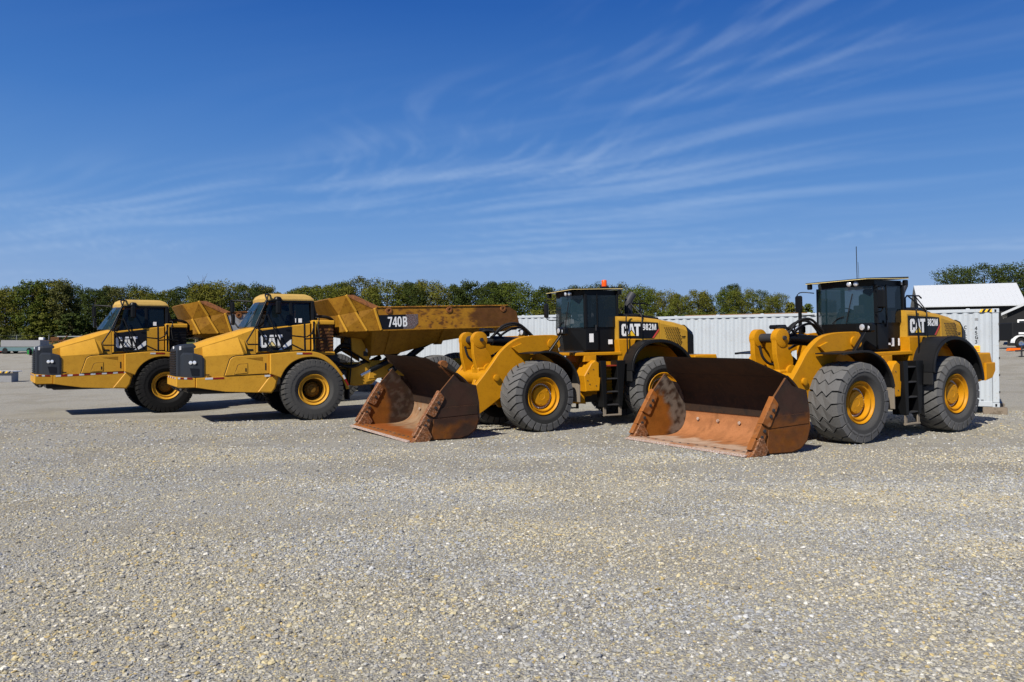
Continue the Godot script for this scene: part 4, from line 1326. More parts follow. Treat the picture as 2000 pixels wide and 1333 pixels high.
func make_loader_rear(root: Node3D, rear: Transform3D, right: bool) -> void:
	var K: Material = mats["black_paint"]
	var Y: Material = mats["loader_yellow"]
	var fr := MB.new()
	fr.box(Vector3(3.4, 1.15, 0), Vector3(3.6, 0.7, 0.95), 0.05)
	fr.box(Vector3(1.75, 1.35, 0), Vector3(0.5, 1.2, 0.8), 0.05)
	fr.box(Vector3(3.9, 1.8, 0), Vector3(2.1, 0.75, 1.5), 0.03)
	obj("rear_frame", fr, Y, root, rear)
	var hitch := MB.new()
	hitch.box(Vector3(1.78, 0.75, 0), Vector3(0.9, 0.18, 0.7), 0.03)
	hitch.box(Vector3(1.78, 1.65, 0), Vector3(0.9, 0.16, 0.6), 0.03)
	hitch.xf = Transform3D(Basis(Vector3(1, 0, 0), -PI / 2), Vector3(1.83, 0.6, 0))
	hitch.lathe([Vector2(0.12, 0), Vector2(0.12, 1.15), Vector2(0, 1.15)], 14)
	obj("articulation_hitch", hitch, Y, root)
	# under-cab platform, side box (tank), ladder
	var pf := MB.new()
	pf.box(Vector3(1.85, 1.97, 0.0), Vector3(1.45, 0.09, 2.2), 0.015)
	pf.prism(V2([2.50, 2.02, 2.48, 2.36, 3.05, 2.36, 3.02, 2.30, 2.74, 1.62, 2.50, 1.62, 2.46, 1.9]), -1.08, 1.08, 0.012)
	obj("platform", pf, Y, root, rear)
	for s in [-1.0, 1.0]:
		var bk := MB.new()
		bk.prism(V2([1.38, 1.76, 1.75, 1.76, 1.75, 1.93, 1.38, 1.93]), min(s * 0.98, s * 1.12), max(s * 0.98, s * 1.12), 0.01)
		obj("cab_mount", bk, Y, root, rear)
		var tk := MB.new()
		tk.prism(V2([1.30, 0.95, 1.72, 0.95, 1.76, 1.30, 1.72, 1.34, 1.72, 1.72, 1.60, 1.80, 1.48, 1.72, 1.26, 1.38]), min(s * 0.62, s * 1.34), max(s * 0.62, s * 1.34), 0.02)
		var tko := obj("side_tank", tk, Y, root, rear)
		for q in [[1.38, 1.45], [1.42, 1.15], [1.54, 1.55], [1.62, 1.1], [1.36, 1.25]]:
			var bo := MB.new()
			bo.xf = at(q[0], q[1], s * 1.34) if s > 0 else at(q[0], q[1], s * 1.34) * Transform3D(Basis(Vector3.UP, PI), Vector3.ZERO)
			bo.lathe([Vector2(0.016, 0.0), Vector2(0.014, 0.012), Vector2(0.0, 0.012)], 6)
			obj("tank_bolt", bo, mats["steel_dark"], tko)
		var lower := MB.new()
		lower.prism(V2([0.98, 0.62, 1.50, 0.58, 1.44, 0.78, 1.26, 1.0, 1.05, 0.86]), min(s * 0.5, s * 0.95), max(s * 0.5, s * 0.95), 0.015)
		obj("frame_foot", lower, Y, root, rear)
		var ld := part("ladder", root, rear)
		var rails := MB.new()
		rails.prism(V2([1.80, 0.50, 1.90, 0.50, 1.90, 1.78, 1.72, 1.78]), min(s * 1.05, s * 1.42), max(s * 1.05, s * 1.42), 0.01)
		rails.prism(V2([2.28, 0.50, 2.38, 0.50, 2.50, 1.78, 2.22, 1.78]), min(s * 1.05, s * 1.42), max(s * 1.05, s * 1.42), 0.01)
		obj("ladder_side", rails, K, ld)
		for k in 4:
			var st := MB.new()
			st.box(Vector3(2.08, 0.56 + 0.36 * k, s * 1.24), Vector3(0.44, 0.035, 0.32), 0.006)
			obj("step", st, mats["step_red"] if k == 3 and not right else mats["steel_dark"], ld)
		var rb := MB.new()
		for k in 7:
			rb.box(Vector3(2.10, 0.98 + 0.11 * k, s * 1.06), Vector3(0.32, 0.035, 0.05), 0.006)
		rb.box(Vector3(2.10, 1.3, s * 1.0), Vector3(0.4, 0.9, 0.04))
		obj("step_backing", rb, Y, ld)
		var fp := MB.new()
		fp.box(Vector3(1.85, 0.42, s * 1.36), Vector3(0.09, 0.34, 0.03), 0.006)
		fp.box(Vector3(2.33, 0.42, s * 1.36), Vector3(0.09, 0.34, 0.03), 0.006)
		fp.box(Vector3(2.09, 0.28, s * 1.36), Vector3(0.52, 0.04, 0.10), 0.006)
		obj("hanging_step", fp, mats["mud"], ld)
		var rail := MB.new()
		rail.tube(curve3([Vector3(2.70, 1.55, s * 1.16), Vector3(2.70, 2.3, s * 1.18), Vector3(2.70, 2.95, s * 1.14), Vector3(2.78, 3.05, s * 1.10), Vector3(2.90, 3.02, s * 1.05)], 4), 0.018, 8)
		obj("handrail", rail, K, root, rear)
		# rear fender: a broad black arch
		var rf := part("rear_fender", root, rear)
		var line := smooth_line(V2([2.58, 1.50, 2.63, 1.78, 2.78, 2.05, 3.05, 2.25, 3.42, 2.33, 3.85, 2.28, 4.25, 2.08, 4.52, 1.78, 4.66, 1.45, 4.70, 1.22]), 4)
		var fm := MB.new()
		fm.prism(plate(line, 0.04), min(s * 0.98, s * 1.60), max(s * 0.98, s * 1.60))
		obj("fender_shell", fm, mats["fender_black"], rf)
		var inset := PackedVector2Array()
		for q in line: inset.append(q + (Vector2(3.65, 0.92) - q).normalized() * 0.07)
		var lipp := MB.new()
		var band := line.duplicate()
		inset.reverse()
		band.append_array(inset)
		lipp.prism(band, min(s * 1.585, s * 1.63), max(s * 1.585, s * 1.63), 0.008)
		obj("fender_lip", lipp, mats["fender_black"], rf)
		var frnt := MB.new()
		frnt.box(Vector3(2.60, 1.36, s * 1.28), Vector3(0.05, 0.34, 0.62), 0.01)
		obj("fender_flap", frnt, mats["rubber"], rf)
	# hood
	var hood := part("hood", root, rear)
	var hw := 1.02
	var sect := func(x: float, yt: float, yb: float, w: float, r: float) -> Array:
		return [Vector3(x, yb, w), Vector3(x, yb, -w), Vector3(x, yt - r, -w), Vector3(x, yt - r * 0.35, -w + r * 0.32), Vector3(x, yt, -w + r), Vector3(x, yt, w - r), Vector3(x, yt - r * 0.35, w - r * 0.32), Vector3(x, yt - r, w)]
	var h1 := MB.new()
	h1.loft([sect.call(2.50, 3.02, 2.36, hw, 0.10), sect.call(3.2, 3.0, 2.34, hw, 0.10), sect.call(3.86, 2.93, 2.20, hw, 0.11)])
	obj("front_panel", h1, mats["hood_yellow"], hood)
	var h2 := MB.new()
	h2.loft([sect.call(3.875, 2.925, 2.20, hw + 0.015, 0.12), sect.call(4.4, 2.84, 2.05, hw + 0.01, 0.14), sect.call(4.80, 2.74, 1.94, hw - 0.01, 0.17)])
	obj("rear_panel", h2, mats["hood_yellow"], hood)
	var h3 := MB.new()
	h3.loft([sect.call(4.80, 2.765, 1.90, hw + 0.012, 0.17), sect.call(5.04, 2.60, 1.90, hw - 0.05, 0.17)])
	obj("rear_grille_frame", h3, K, hood, Transform3D(Basis.IDENTITY, Vector3.ZERO))
	for k in 9:
		var sl := MB.new()
		sl.box(Vector3(5.05, 2.0 + 0.065 * k, 0), Vector3(0.02, 0.03, 1.7))
		obj("grille_slat", sl, mats["steel_dark"], hood)
	var cover := MB.new()
	cover.loft([sect.call(2.62, 3.10, 3.0, 0.72, 0.04), sect.call(3.3, 3.10, 2.98, 0.72, 0.04), sect.call(4.05, 2.99, 2.88, 0.66, 0.04)])
	obj("top_cover", cover, mats["hood_top_black"], hood)
	# the field of punched holes on both sides
	for s in [-1.0, 1.0]:
		var holes := MB.new()
		for i in 12:
			for j in 8:
				var y := 2.67 - 0.044 * i
				var x := 4.02 + 0.062 * j + 0.031 * (i % 2) + 0.011 * i
				if x > 4.60: continue
				var zz: float = s * (hw + 0.012)
				holes.xf = at(x, y, zz + s * 0.001) if s > 0 else at(x, y, zz + s * 0.001) * Transform3D(Basis(Vector3.UP, PI), Vector3.ZERO)
				holes.lathe([Vector2(0.0185, 0.0), Vector2(0.018, 0.003), Vector2(0.0, 0.003)], 8)
		var ho := obj("vent_holes", holes, mats["decal_black"], hood)
		ho.set_meta("kind", "stuff")
	# decal with the maker's mark and the model number, on the side towards the camera
	var dz := hw + 0.004
	var dec := part("decal", root, rear)
	var dm := MB.new()
	dm.prism(V2([2.53, 2.395, 3.66, 2.375, 3.84, 2.60, 3.80, 2.83, 2.53, 2.885]), dz, dz + 0.004)
	obj("decal_panel", dm, mats["decal_black"], dec)
	cat_logo(dec, at(2.61, 2.455, dz + 0.005), 0.345, "logo_yellow")
	lettering(dec, "982M", at(3.29, 2.70, dz + 0.007), 0.175, 0.74)
	var red := MB.new()
	red.prism(V2([3.60, 2.385, 3.66, 2.385, 3.835, 2.60, 3.825, 2.66]), dz + 0.005, dz + 0.008)
	obj("red_stripe", red, mats["red_mark"], dec)
	var small := MB.new()
	small.box(Vector3(4.66, 2.42, hw), Vector3(0.14, 0.018, 0.012))
	small.box(Vector3(4.66, 2.38, hw), Vector3(0.10, 0.014, 0.012))
	obj("small_print", small, mats["decal_black"], dec)
	# exhaust, air cleaner, hoops
	var ex := MB.new()
	ex.tube(curve3([Vector3(3.22, 3.05, 0.36), Vector3(3.22, 3.40, 0.36), Vector3(3.25, 3.52, 0.36), Vector3(3.38, 3.70, 0.36)], 4), 0.115, 18)
	obj("exhaust_stack", ex, mats["exhaust"], root, rear)
	var ac := MB.new()
	ac.box(Vector3(2.85, 3.16, -0.15), Vector3(0.36, 0.22, 0.6), 0.05)
	obj("air_cleaner", ac, K, root, rear)
	var hoop := MB.new()
	hoop.tube([Vector3(3.05, 3.05, 0.62), Vector3(3.05, 3.34, 0.62), Vector3(3.12, 3.40, 0.62), Vector3(3.62, 3.40, 0.62), Vector3(3.72, 3.34, 0.62)], 0.02, 8)
	hoop.tube([Vector3(3.45, 2.98, 0.62), Vector3(3.45, 3.40, 0.62)], 0.02, 8)
	hoop.tube([Vector3(3.15, 3.40, 0.62), Vector3(3.28, 3.10, 0.9), Vector3(3.34, 2.95, 1.0)], 0.018, 8)
	hoop.tube([Vector3(3.45, 3.40, 0.62), Vector3(3.27, 3.0, 1.04), Vector3(3.25, 2.36, 1.06)], 0.015, 8)
	obj("guard_hoop", hoop, K, root, rear)
	# counterweight and bumper
	var cw := MB.new()
	cw.prism(V2([4.55, 1.05, 4.95, 1.05, 5.02, 1.12, 5.62, 1.24, 5.72, 1.45, 5.70, 1.60, 5.62, 1.88, 4.86, 1.88, 4.80, 1.4]), -1.28, 1.28, 0.03)
	obj("counterweight", cw, Y, root, rear)
	var cw2 := MB.new()
	cw2.prism(V2([5.30, 1.16, 5.60, 1.22, 5.74, 1.40, 5.74, 1.62, 5.30, 1.62]), -1.33, 1.33, 0.02)
	obj("bumper", cw2, Y, root, rear)
	var belly := MB.new()
	belly.box(Vector3(3.2, 0.72, 0), Vector3(3.2, 0.3, 0.7), 0.05)
	belly.tube([Vector3(1.0, 0.9, 0), Vector3(2.7, 0.9, 0)], 0.09, 10)
	obj("belly_guard", belly, mats["steel_dark"], root, rear)

func make_loaders() -> void:
	var l2 := Vector3(7.12, 0, -18.99)
	make_loader({"at": Vector3(l2.x, ground_y(l2.x, l2.z) - 0.005, l2.z), "front": 29.5, "rear": 29.5, "gap": 0.0, "pitch": 0.030, "right": true, "roll": 0.0, "label": "yellow wheel loader with orange rusted bucket in front of the white containers"})
	make_loader({"at": Vector3(0.05, ground_y(0.05, -21.66) - 0.005, -21.66), "front": 31.5, "rear": 21.0, "gap": 0.52, "pitch": 0.022, "right": false, "roll": 0.02, "label": "yellow wheel loader with dark brown bucket and orange beacon on its cab"})

# ---------------------------------------------------------------- articulated dump truck
func make_truck(o: Dictionary) -> Node3D:
	var root := thing("dump_truck", o.label, "dump truck", o.at, deg_to_rad(o.turn), "articulated dump trucks parked side by side")
	root.rotation.z = 0.006
	var first: bool = o.first
	var Y: Material = mats["truck_yellow"]
	var K: Material = mats["black_paint"]
	var rear := Transform3D(Basis.IDENTITY, Vector3(1.6, 0, 0)) * Transform3D(Basis(Vector3(0, 0, 1), o.pitch), Vector3.ZERO) * Transform3D(Basis.IDENTITY, Vector3(-1.6, 0, 0))
	var turned := Transform3D(Basis(Vector3.UP, PI), Vector3.ZERO)
	var tm: String = "tyre_clean" if first else "tyre_dark"
	wheel(root, at(0, 0.92, 1.275), "tyre_block", "tyre_clean" if first else "tyre_grey", "tyre_clean" if first else "tyre_grey", "truck", "truck_yellow", 0.4)
	wheel(root, at(0, 0.92, -1.275) * turned, "tyre_block", "tyre_clean", "tyre_clean", "truck", "truck_yellow", 0.2)
	for x in [4.2, 6.15]:
		wheel(root, rear * at(x, 0.92, 1.275), "tyre_block", "tyre_dusty", "tyre_dark", "truck", "truck_yellow", x)
		wheel(root, rear * at(x, 0.92, -1.275) * turned, "tyre_block", "tyre_dusty", "tyre_dark", "truck", "truck_yellow", x)
	make_truck_front(root, first)
	make_truck_cab(root, first)
	make_truck_rear(root, rear, first)
	return root

func tape(parent: Node3D, p0: Vector3, d: Vector3, up: Vector3, marks: Array) -> void:
	# marks: [start, length, red]
	for m in marks:
		var mb := MB.new()
		var n_ := d.cross(up).normalized() * 0.004
		var a: Vector3 = p0 + d * m[0]
		var b: Vector3 = p0 + d * (m[0] + m[1])
		mb.loft([[a, b, b + up, a + up], [a + n_, b + n_, b + up + n_, a + up + n_]])
		obj("reflective_tape", mb, mats["tape_red" if m[2] else "tape_white"], parent)

func make_truck_front(root: Node3D, first: bool) -> void:
	var Y: Material = mats["truck_yellow"]
	var K: Material = mats["black_paint"]
	# frame and axle below
	var fr := MB.new()
	fr.box(Vector3(-1.0, 0.98, 0), Vector3(4.6, 0.3, 1.0), 0.04)
	fr.box(Vector3(0, 0.92, 0), Vector3(0.45, 0.4, 2.2), 0.06)
	fr.box(Vector3(0.9, 1.2, 0), Vector3(0.9, 0.6, 1.1), 0.05)
	fr.box(Vector3(-0.3, 1.5, 0), Vector3(2.6, 1.0, 1.5), 0.04)
	obj("front_frame", fr, mats["steel_dark"], root)
	# hood: centre section and a proud shoulder on each side
	var hood := part("hood", root)
	var sect := func(x: float, yb: float, y2: float, yt: float, w: float, wt: float) -> Array:
		return [Vector3(x, yb, w), Vector3(x, yb, -w), Vector3(x, y2, -w), Vector3(x, yt - 0.02, -wt), Vector3(x, yt, 0.0), Vector3(x, yt - 0.02, wt), Vector3(x, y2, w)]
	var h := MB.new()
	h.loft([sect.call(-3.33, 1.34, 2.17, 2.30, 1.03, 0.72), sect.call(-2.75, 1.34, 2.36, 2.52, 1.05, 0.74), sect.call(-2.23, 1.34, 2.53, 2.68, 1.06, 0.76), sect.call(-1.62, 1.34, 2.77, 2.87, 1.08, 0.80)])
	obj("hood_shell", h, Y, hood)
	for s in [-1.0, 1.0]:
		var sh := MB.new()
		sh.xf = Transform3D(Basis.from_scale(Vector3(1, 1, s)), Vector3.ZERO)
		var ring := func(x: float, y1: float, y2: float, zo: float, dx: float) -> Array:
			return [Vector3(x, 1.34, zo), Vector3(x, 1.34, 0.9), Vector3(x - dx, y2, 0.9), Vector3(x - dx, y2, 1.04), Vector3(x, y1, zo)]
		var rr := []
		for k in 9:
			var t := k / 8.0
			rr.append(ring.call(lerpf(-3.12, -2.02, t), lerpf(1.95, 2.03, t), lerpf(2.22, 2.56, t), lerpf(1.31, 1.335, t), lerpf(0.0, 0.12, t)))
		sh.loft([rr[0], rr[8]], true, false, 3)
		sh.patch(rr[0][3], rr[0][4], rr[8][4], rr[8][3], 8)
		sh.loft([rr[8], ring.call(-1.90, 2.03, 2.50, 1.22, 0.06), ring.call(-1.86, 2.02, 2.36, 1.07, 0.0)])
		obj("hood_shoulder", sh, Y, hood)
		# engine side door with its recesses, slightly proud
		var z0: float = s * 1.2
		var z1: float = s * 1.372
		var pn := MB.new()
		pn.prism(V2([-2.55, 1.385, -2.40, 1.86, -2.33, 1.92, -2.24, 1.95, -1.285, 2.015, -1.285, 1.43]), min(z0, z1), max(z0, z1), 0.014)
		var pno := obj("engine_door", pn, Y, hood)
		var seam := MB.new()
		seam.prism(V2([-2.575, 1.37, -2.42, 1.87, -2.345, 1.94, -2.245, 1.975, -1.27, 2.04, -1.27, 1.41]), min(z0, s * 1.345), max(z0, s * 1.345))
		obj("door_gap", seam, mats["decal_black"], pno)
		var fl := MB.new()
		fl.prism(V2([-2.27, 1.43, -1.91, 1.46, -1.91, 1.73, -2.12, 1.715, -2.18, 1.68, -2.22, 1.56]), min(z1 - 0.01, z1 + 0.012 * s), max(z1 - 0.01, z1 + 0.012 * s), 0.003)
		obj("filler_flap", fl, Y, pno)
		var fg := MB.new()
		fg.prism(V2([-2.285, 1.42, -1.90, 1.45, -1.90, 1.74, -2.13, 1.725, -2.195, 1.69, -2.235, 1.56]), min(z1 - 0.02, z1 + 0.002 * s), max(z1 - 0.02, z1 + 0.002 * s))
		obj("flap_gap", fg, mats["decal_black"], pno)
		var sl := MB.new()
		sl.box(Vector3(-1.96, 1.55, z1 + s * 0.012), Vector3(0.035, 0.10, 0.012))
		sl.box(Vector3(-1.26 - 0.13, 1.64, z1 + s * 0.001), Vector3(0.035, 0.21, 0.012))
		obj("latch", sl, mats["decal_black"], pno)
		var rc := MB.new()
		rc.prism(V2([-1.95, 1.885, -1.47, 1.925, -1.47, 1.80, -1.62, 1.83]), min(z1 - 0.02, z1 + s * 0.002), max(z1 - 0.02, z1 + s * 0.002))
		obj("handle_recess", rc, mats["body_yellow_shaded"], pno)
		# lower skirt
		var sk := MB.new()
		sk.prism(V2([-3.32, 1.335, -3.32, 1.06, -3.0, 1.0, -2.52, 0.92, -1.21, 0.845, -1.10, 0.98, -0.98, 1.40, -1.26, 1.41, -2.58, 1.365]), min(s * 1.1, s * 1.35), max(s * 1.1, s * 1.35), 0.012)
		obj("skirt", sk, Y, root)
		var dent := MB.new()
		dent.prism(V2([-1.62, 0.885, -1.22, 0.865, -1.12, 1.0, -1.02, 1.38, -1.24, 1.39]), min(s * 1.1, s * 1.375), max(s * 1.1, s * 1.375), 0.02)
		obj("skirt_corner", dent, Y, root)
		# fender arch over the front wheel
		var fo := smooth_line(V2([-1.28, 2.02, -0.75, 2.07, -0.30, 2.09, 0.05, 2.07, 0.36, 1.96, 0.62, 1.75, 0.85, 1.48, 1.02, 1.20, 1.13, 0.92]), 3)
		var fi := smooth_line(V2([1.04, 0.90, 0.93, 1.16, 0.76, 1.43, 0.52, 1.68, 0.26, 1.84, -0.02, 1.91, -0.34, 1.88, -0.62, 1.76, -0.84, 1.55, -0.97, 1.30]), 3)
		var band := fo.duplicate()
		band.append_array(fi)
		band.append(Vector2(-1.28, 1.42))
		var fm := MB.new()
		fm.prism(band, min(s * 1.05, s * 1.50), max(s * 1.05, s * 1.50), 0.02)
		var fmo := obj("front_fender", fm, Y, root)
		var liner := MB.new()
		var li := plate(fi, 0.03)
		liner.prism(li, min(s * 0.95, s * 1.46), max(s * 0.95, s * 1.46))
		obj("fender_liner", liner, mats["rubber"], fmo)
		var fp := MB.new()
		fp.box(Vector3(1.12, 0.74, s * 1.27), Vector3(0.05, 0.34, 0.44), 0.01)
		obj("mudflap", fp, mats["rubber"], fmo)
		var zt: float = 1.352
		if s > 0:
			if first:
				var marks := []
				for k in 7: marks.append([0.02 + 0.33 * k, 0.14, false]); marks.append([0.17 + 0.33 * k, 0.17, true])
				tape(root, Vector3(-3.28, 1.285, zt), Vector3(1, 0.042, 0).normalized(), Vector3(0, 0.055, 0), marks.slice(0, 13))
			else:
				tape(root, Vector3(-3.08, 1.285, zt), Vector3(1, 0.02, 0).normalized(), Vector3(0, 0.055, 0), [[0.0, 0.21, false], [0.215, 0.30, true]])
				tape(root, Vector3(-1.42, 1.335, 1.378), Vector3(1, 0.03, 0).normalized(), Vector3(0, 0.055, 0), [[0.0, 0.16, false], [0.165, 0.26, true]])
			tape(root, Vector3(-0.50, 1.995, 1.503), Vector3(1, 0.0, 0), Vector3(0, 0.05, 0), [[0.0, 0.17, false], [0.175, 0.28, true]])
			if not first:
				tape(root, Vector3(0.90, 1.33, 1.503), Vector3(0.45, -0.89, 0).normalized(), Vector3(0.05, 0.03, 0), [[0.0, 0.14, false], [0.145, 0.22, true]])
	# bumper with tow eyes
	var bp := part("bumper", root)
	var bm := MB.new()
	bm.prism(V2([-3.84, 1.10, -3.78, 1.06, -3.33, 1.06, -3.33, 1.335, -3.84, 1.38]), -1.30, 1.30, 0.02)
	obj("bumper_beam", bm, Y, bp)
	for z in [-0.55, 0.55]:
		for x in [-3.66, -3.36]:
			var ey := MB.new()
			ey.prism(V2([x - 0.16, 1.07, x + 0.16, 1.07, x + 0.06, 0.93, x - 0.05, 0.93]), z - 0.04, z + 0.04, 0.008)
			var eo := obj("tow_eye", ey, mats["steel_dark"], bp)
			var hole := MB.new()
			hole.xf = at(x, 0.99, z)
			hole.lathe([Vector2(0.0, -0.045), Vector2(0.032, -0.045), Vector2(0.032, 0.045), Vector2(0.0, 0.045)], 10)
			obj("eye_bore", hole, mats["tape_white"], eo)
	tape(bp, Vector3(-3.80, 1.315, 1.302), Vector3(1, -0.05, 0).normalized(), Vector3(0, 0.05, 0), [[0.0, 0.06, false], [0.065, 0.09, true], [0.16, 0.08, false], [0.245, 0.14, true]])
	for k in 8:
		tape(bp, Vector3(-3.843, 1.31, -1.2 + 0.3 * k), Vector3(0, 0, 1), Vector3(0, 0.05, 0), [[0.0, 0.16, k % 2 == 0]])
	var under := MB.new()
	under.box(Vector3(-3.0, 0.99, 0), Vector3(1.0, 0.2, 1.6), 0.04)
	obj("sump_guard", under, K, root)
	# grille surround: a dark rounded nose with two cheeks
	var gr := part("grille", root)
	var gs := func(x: float, yt: float, w: float) -> Array:
		return [Vector3(x, 1.345, w), Vector3(x, 1.345, -w), Vector3(x, yt - 0.10, -w), Vector3(x, yt - 0.02, -w + 0.10), Vector3(x, yt, -w + 0.28), Vector3(x, yt, w - 0.28), Vector3(x, yt - 0.02, w - 0.10), Vector3(x, yt - 0.10, w)]
	var g := MB.new()
	g.loft([gs.call(-3.80, 2.16, 0.86), gs.call(-3.76, 2.25, 0.90), gs.call(-3.60, 2.31, 0.93), gs.call(-3.36, 2.335, 0.96), gs.call(-3.31, 2.32, 0.98)])
	obj("grille_hood", g, mats["grille_grey"], gr)
	for s in [-1.0, 1.0]:
		var ck := MB.new()
		ck.xf = Transform3D(Basis.from_scale(Vector3(1, 1, s)), Vector3.ZERO)
		var cs := func(x: float, yt: float, w: float) -> Array:
			return [Vector3(x, 1.345, w), Vector3(x, 1.345, 0.7), Vector3(x, yt, 0.7), Vector3(x, yt, w - 0.12), Vector3(x, yt - 0.06, w)]
		ck.loft([cs.call(-3.70, 2.02, 0.93), cs.call(-3.62, 2.07, 1.10), cs.call(-3.40, 2.06, 1.28), cs.call(-3.16, 1.99, 1.34), cs.call(-3.10, 1.95, 1.335)])
		var cko := obj("lamp_cheek", ck, mats["grille_grey"], gr)
		# headlight pods set into the cheek, and a vent below
		var lmp := MB.new()
		var dir := Vector3(-0.55, 0, 0.83 * s).normalized()
		for q in [[-3.46, 1.775, 1.262], [-3.36, 1.78, 1.305]]:
			lmp.xf = Transform3D(Basis.looking_at(-dir, Vector3.UP), Vector3(q[0], q[1], q[2] * s))
			lmp.lathe([Vector2(0.055, 0.0), Vector2(0.05, 0.012), Vector2(0.0, 0.02)], 14)
		obj("headlight", lmp, mats["lens"], cko)
		var vt := MB.new()
		vt.xf = Transform3D(Basis.from_scale(Vector3(1, 1, s)), Vector3.ZERO)
		vt.quad(Vector3(-3.43, 1.40, 1.276), Vector3(-3.24, 1.40, 1.33), Vector3(-3.24, 1.60, 1.33), Vector3(-3.48, 1.62, 1.262))
		obj("side_vent", vt, mats["decal_black"], cko)
	for k in 11:
		var sl := MB.new()
		sl.box(Vector3(-3.815, 1.40 + 0.07 * k, 0), Vector3(0.03, 0.035, 1.5), 0.006)
		obj("grille_slat", sl, mats["grille_mesh"], gr)
	var em := MB.new()
	em.box(Vector3(-3.785, 2.21, 0.0), Vector3(0.012, 0.09, 0.26))
	em.box(Vector3(-3.70, 2.20, 0.925), Vector3(0.05, 0.11, 0.012))
	obj("badge", em, mats["white_paint"], gr)
	var small := MB.new()
	small.box(Vector3(-1.78, 2.14, 1.085), Vector3(0.16, 0.045, 0.008))
	small.box(Vector3(-3.02, 1.42, 1.34), Vector3(0.12, 0.035, 0.008))
	obj("small_print", small, mats["decal_black"], root)
	if first:
		var lt := MB.new()
		lt.xf = Transform3D(Basis(Vector3.UP, -PI / 2), Vector3(-3.86, 2.08, -0.9))
		lt.lathe([Vector2(0.0, -0.05), Vector2(0.10, -0.05), Vector2(0.11, 0.03), Vector2(0.0, 0.05)], 14)
		obj("convex_mirror", lt, K, root)

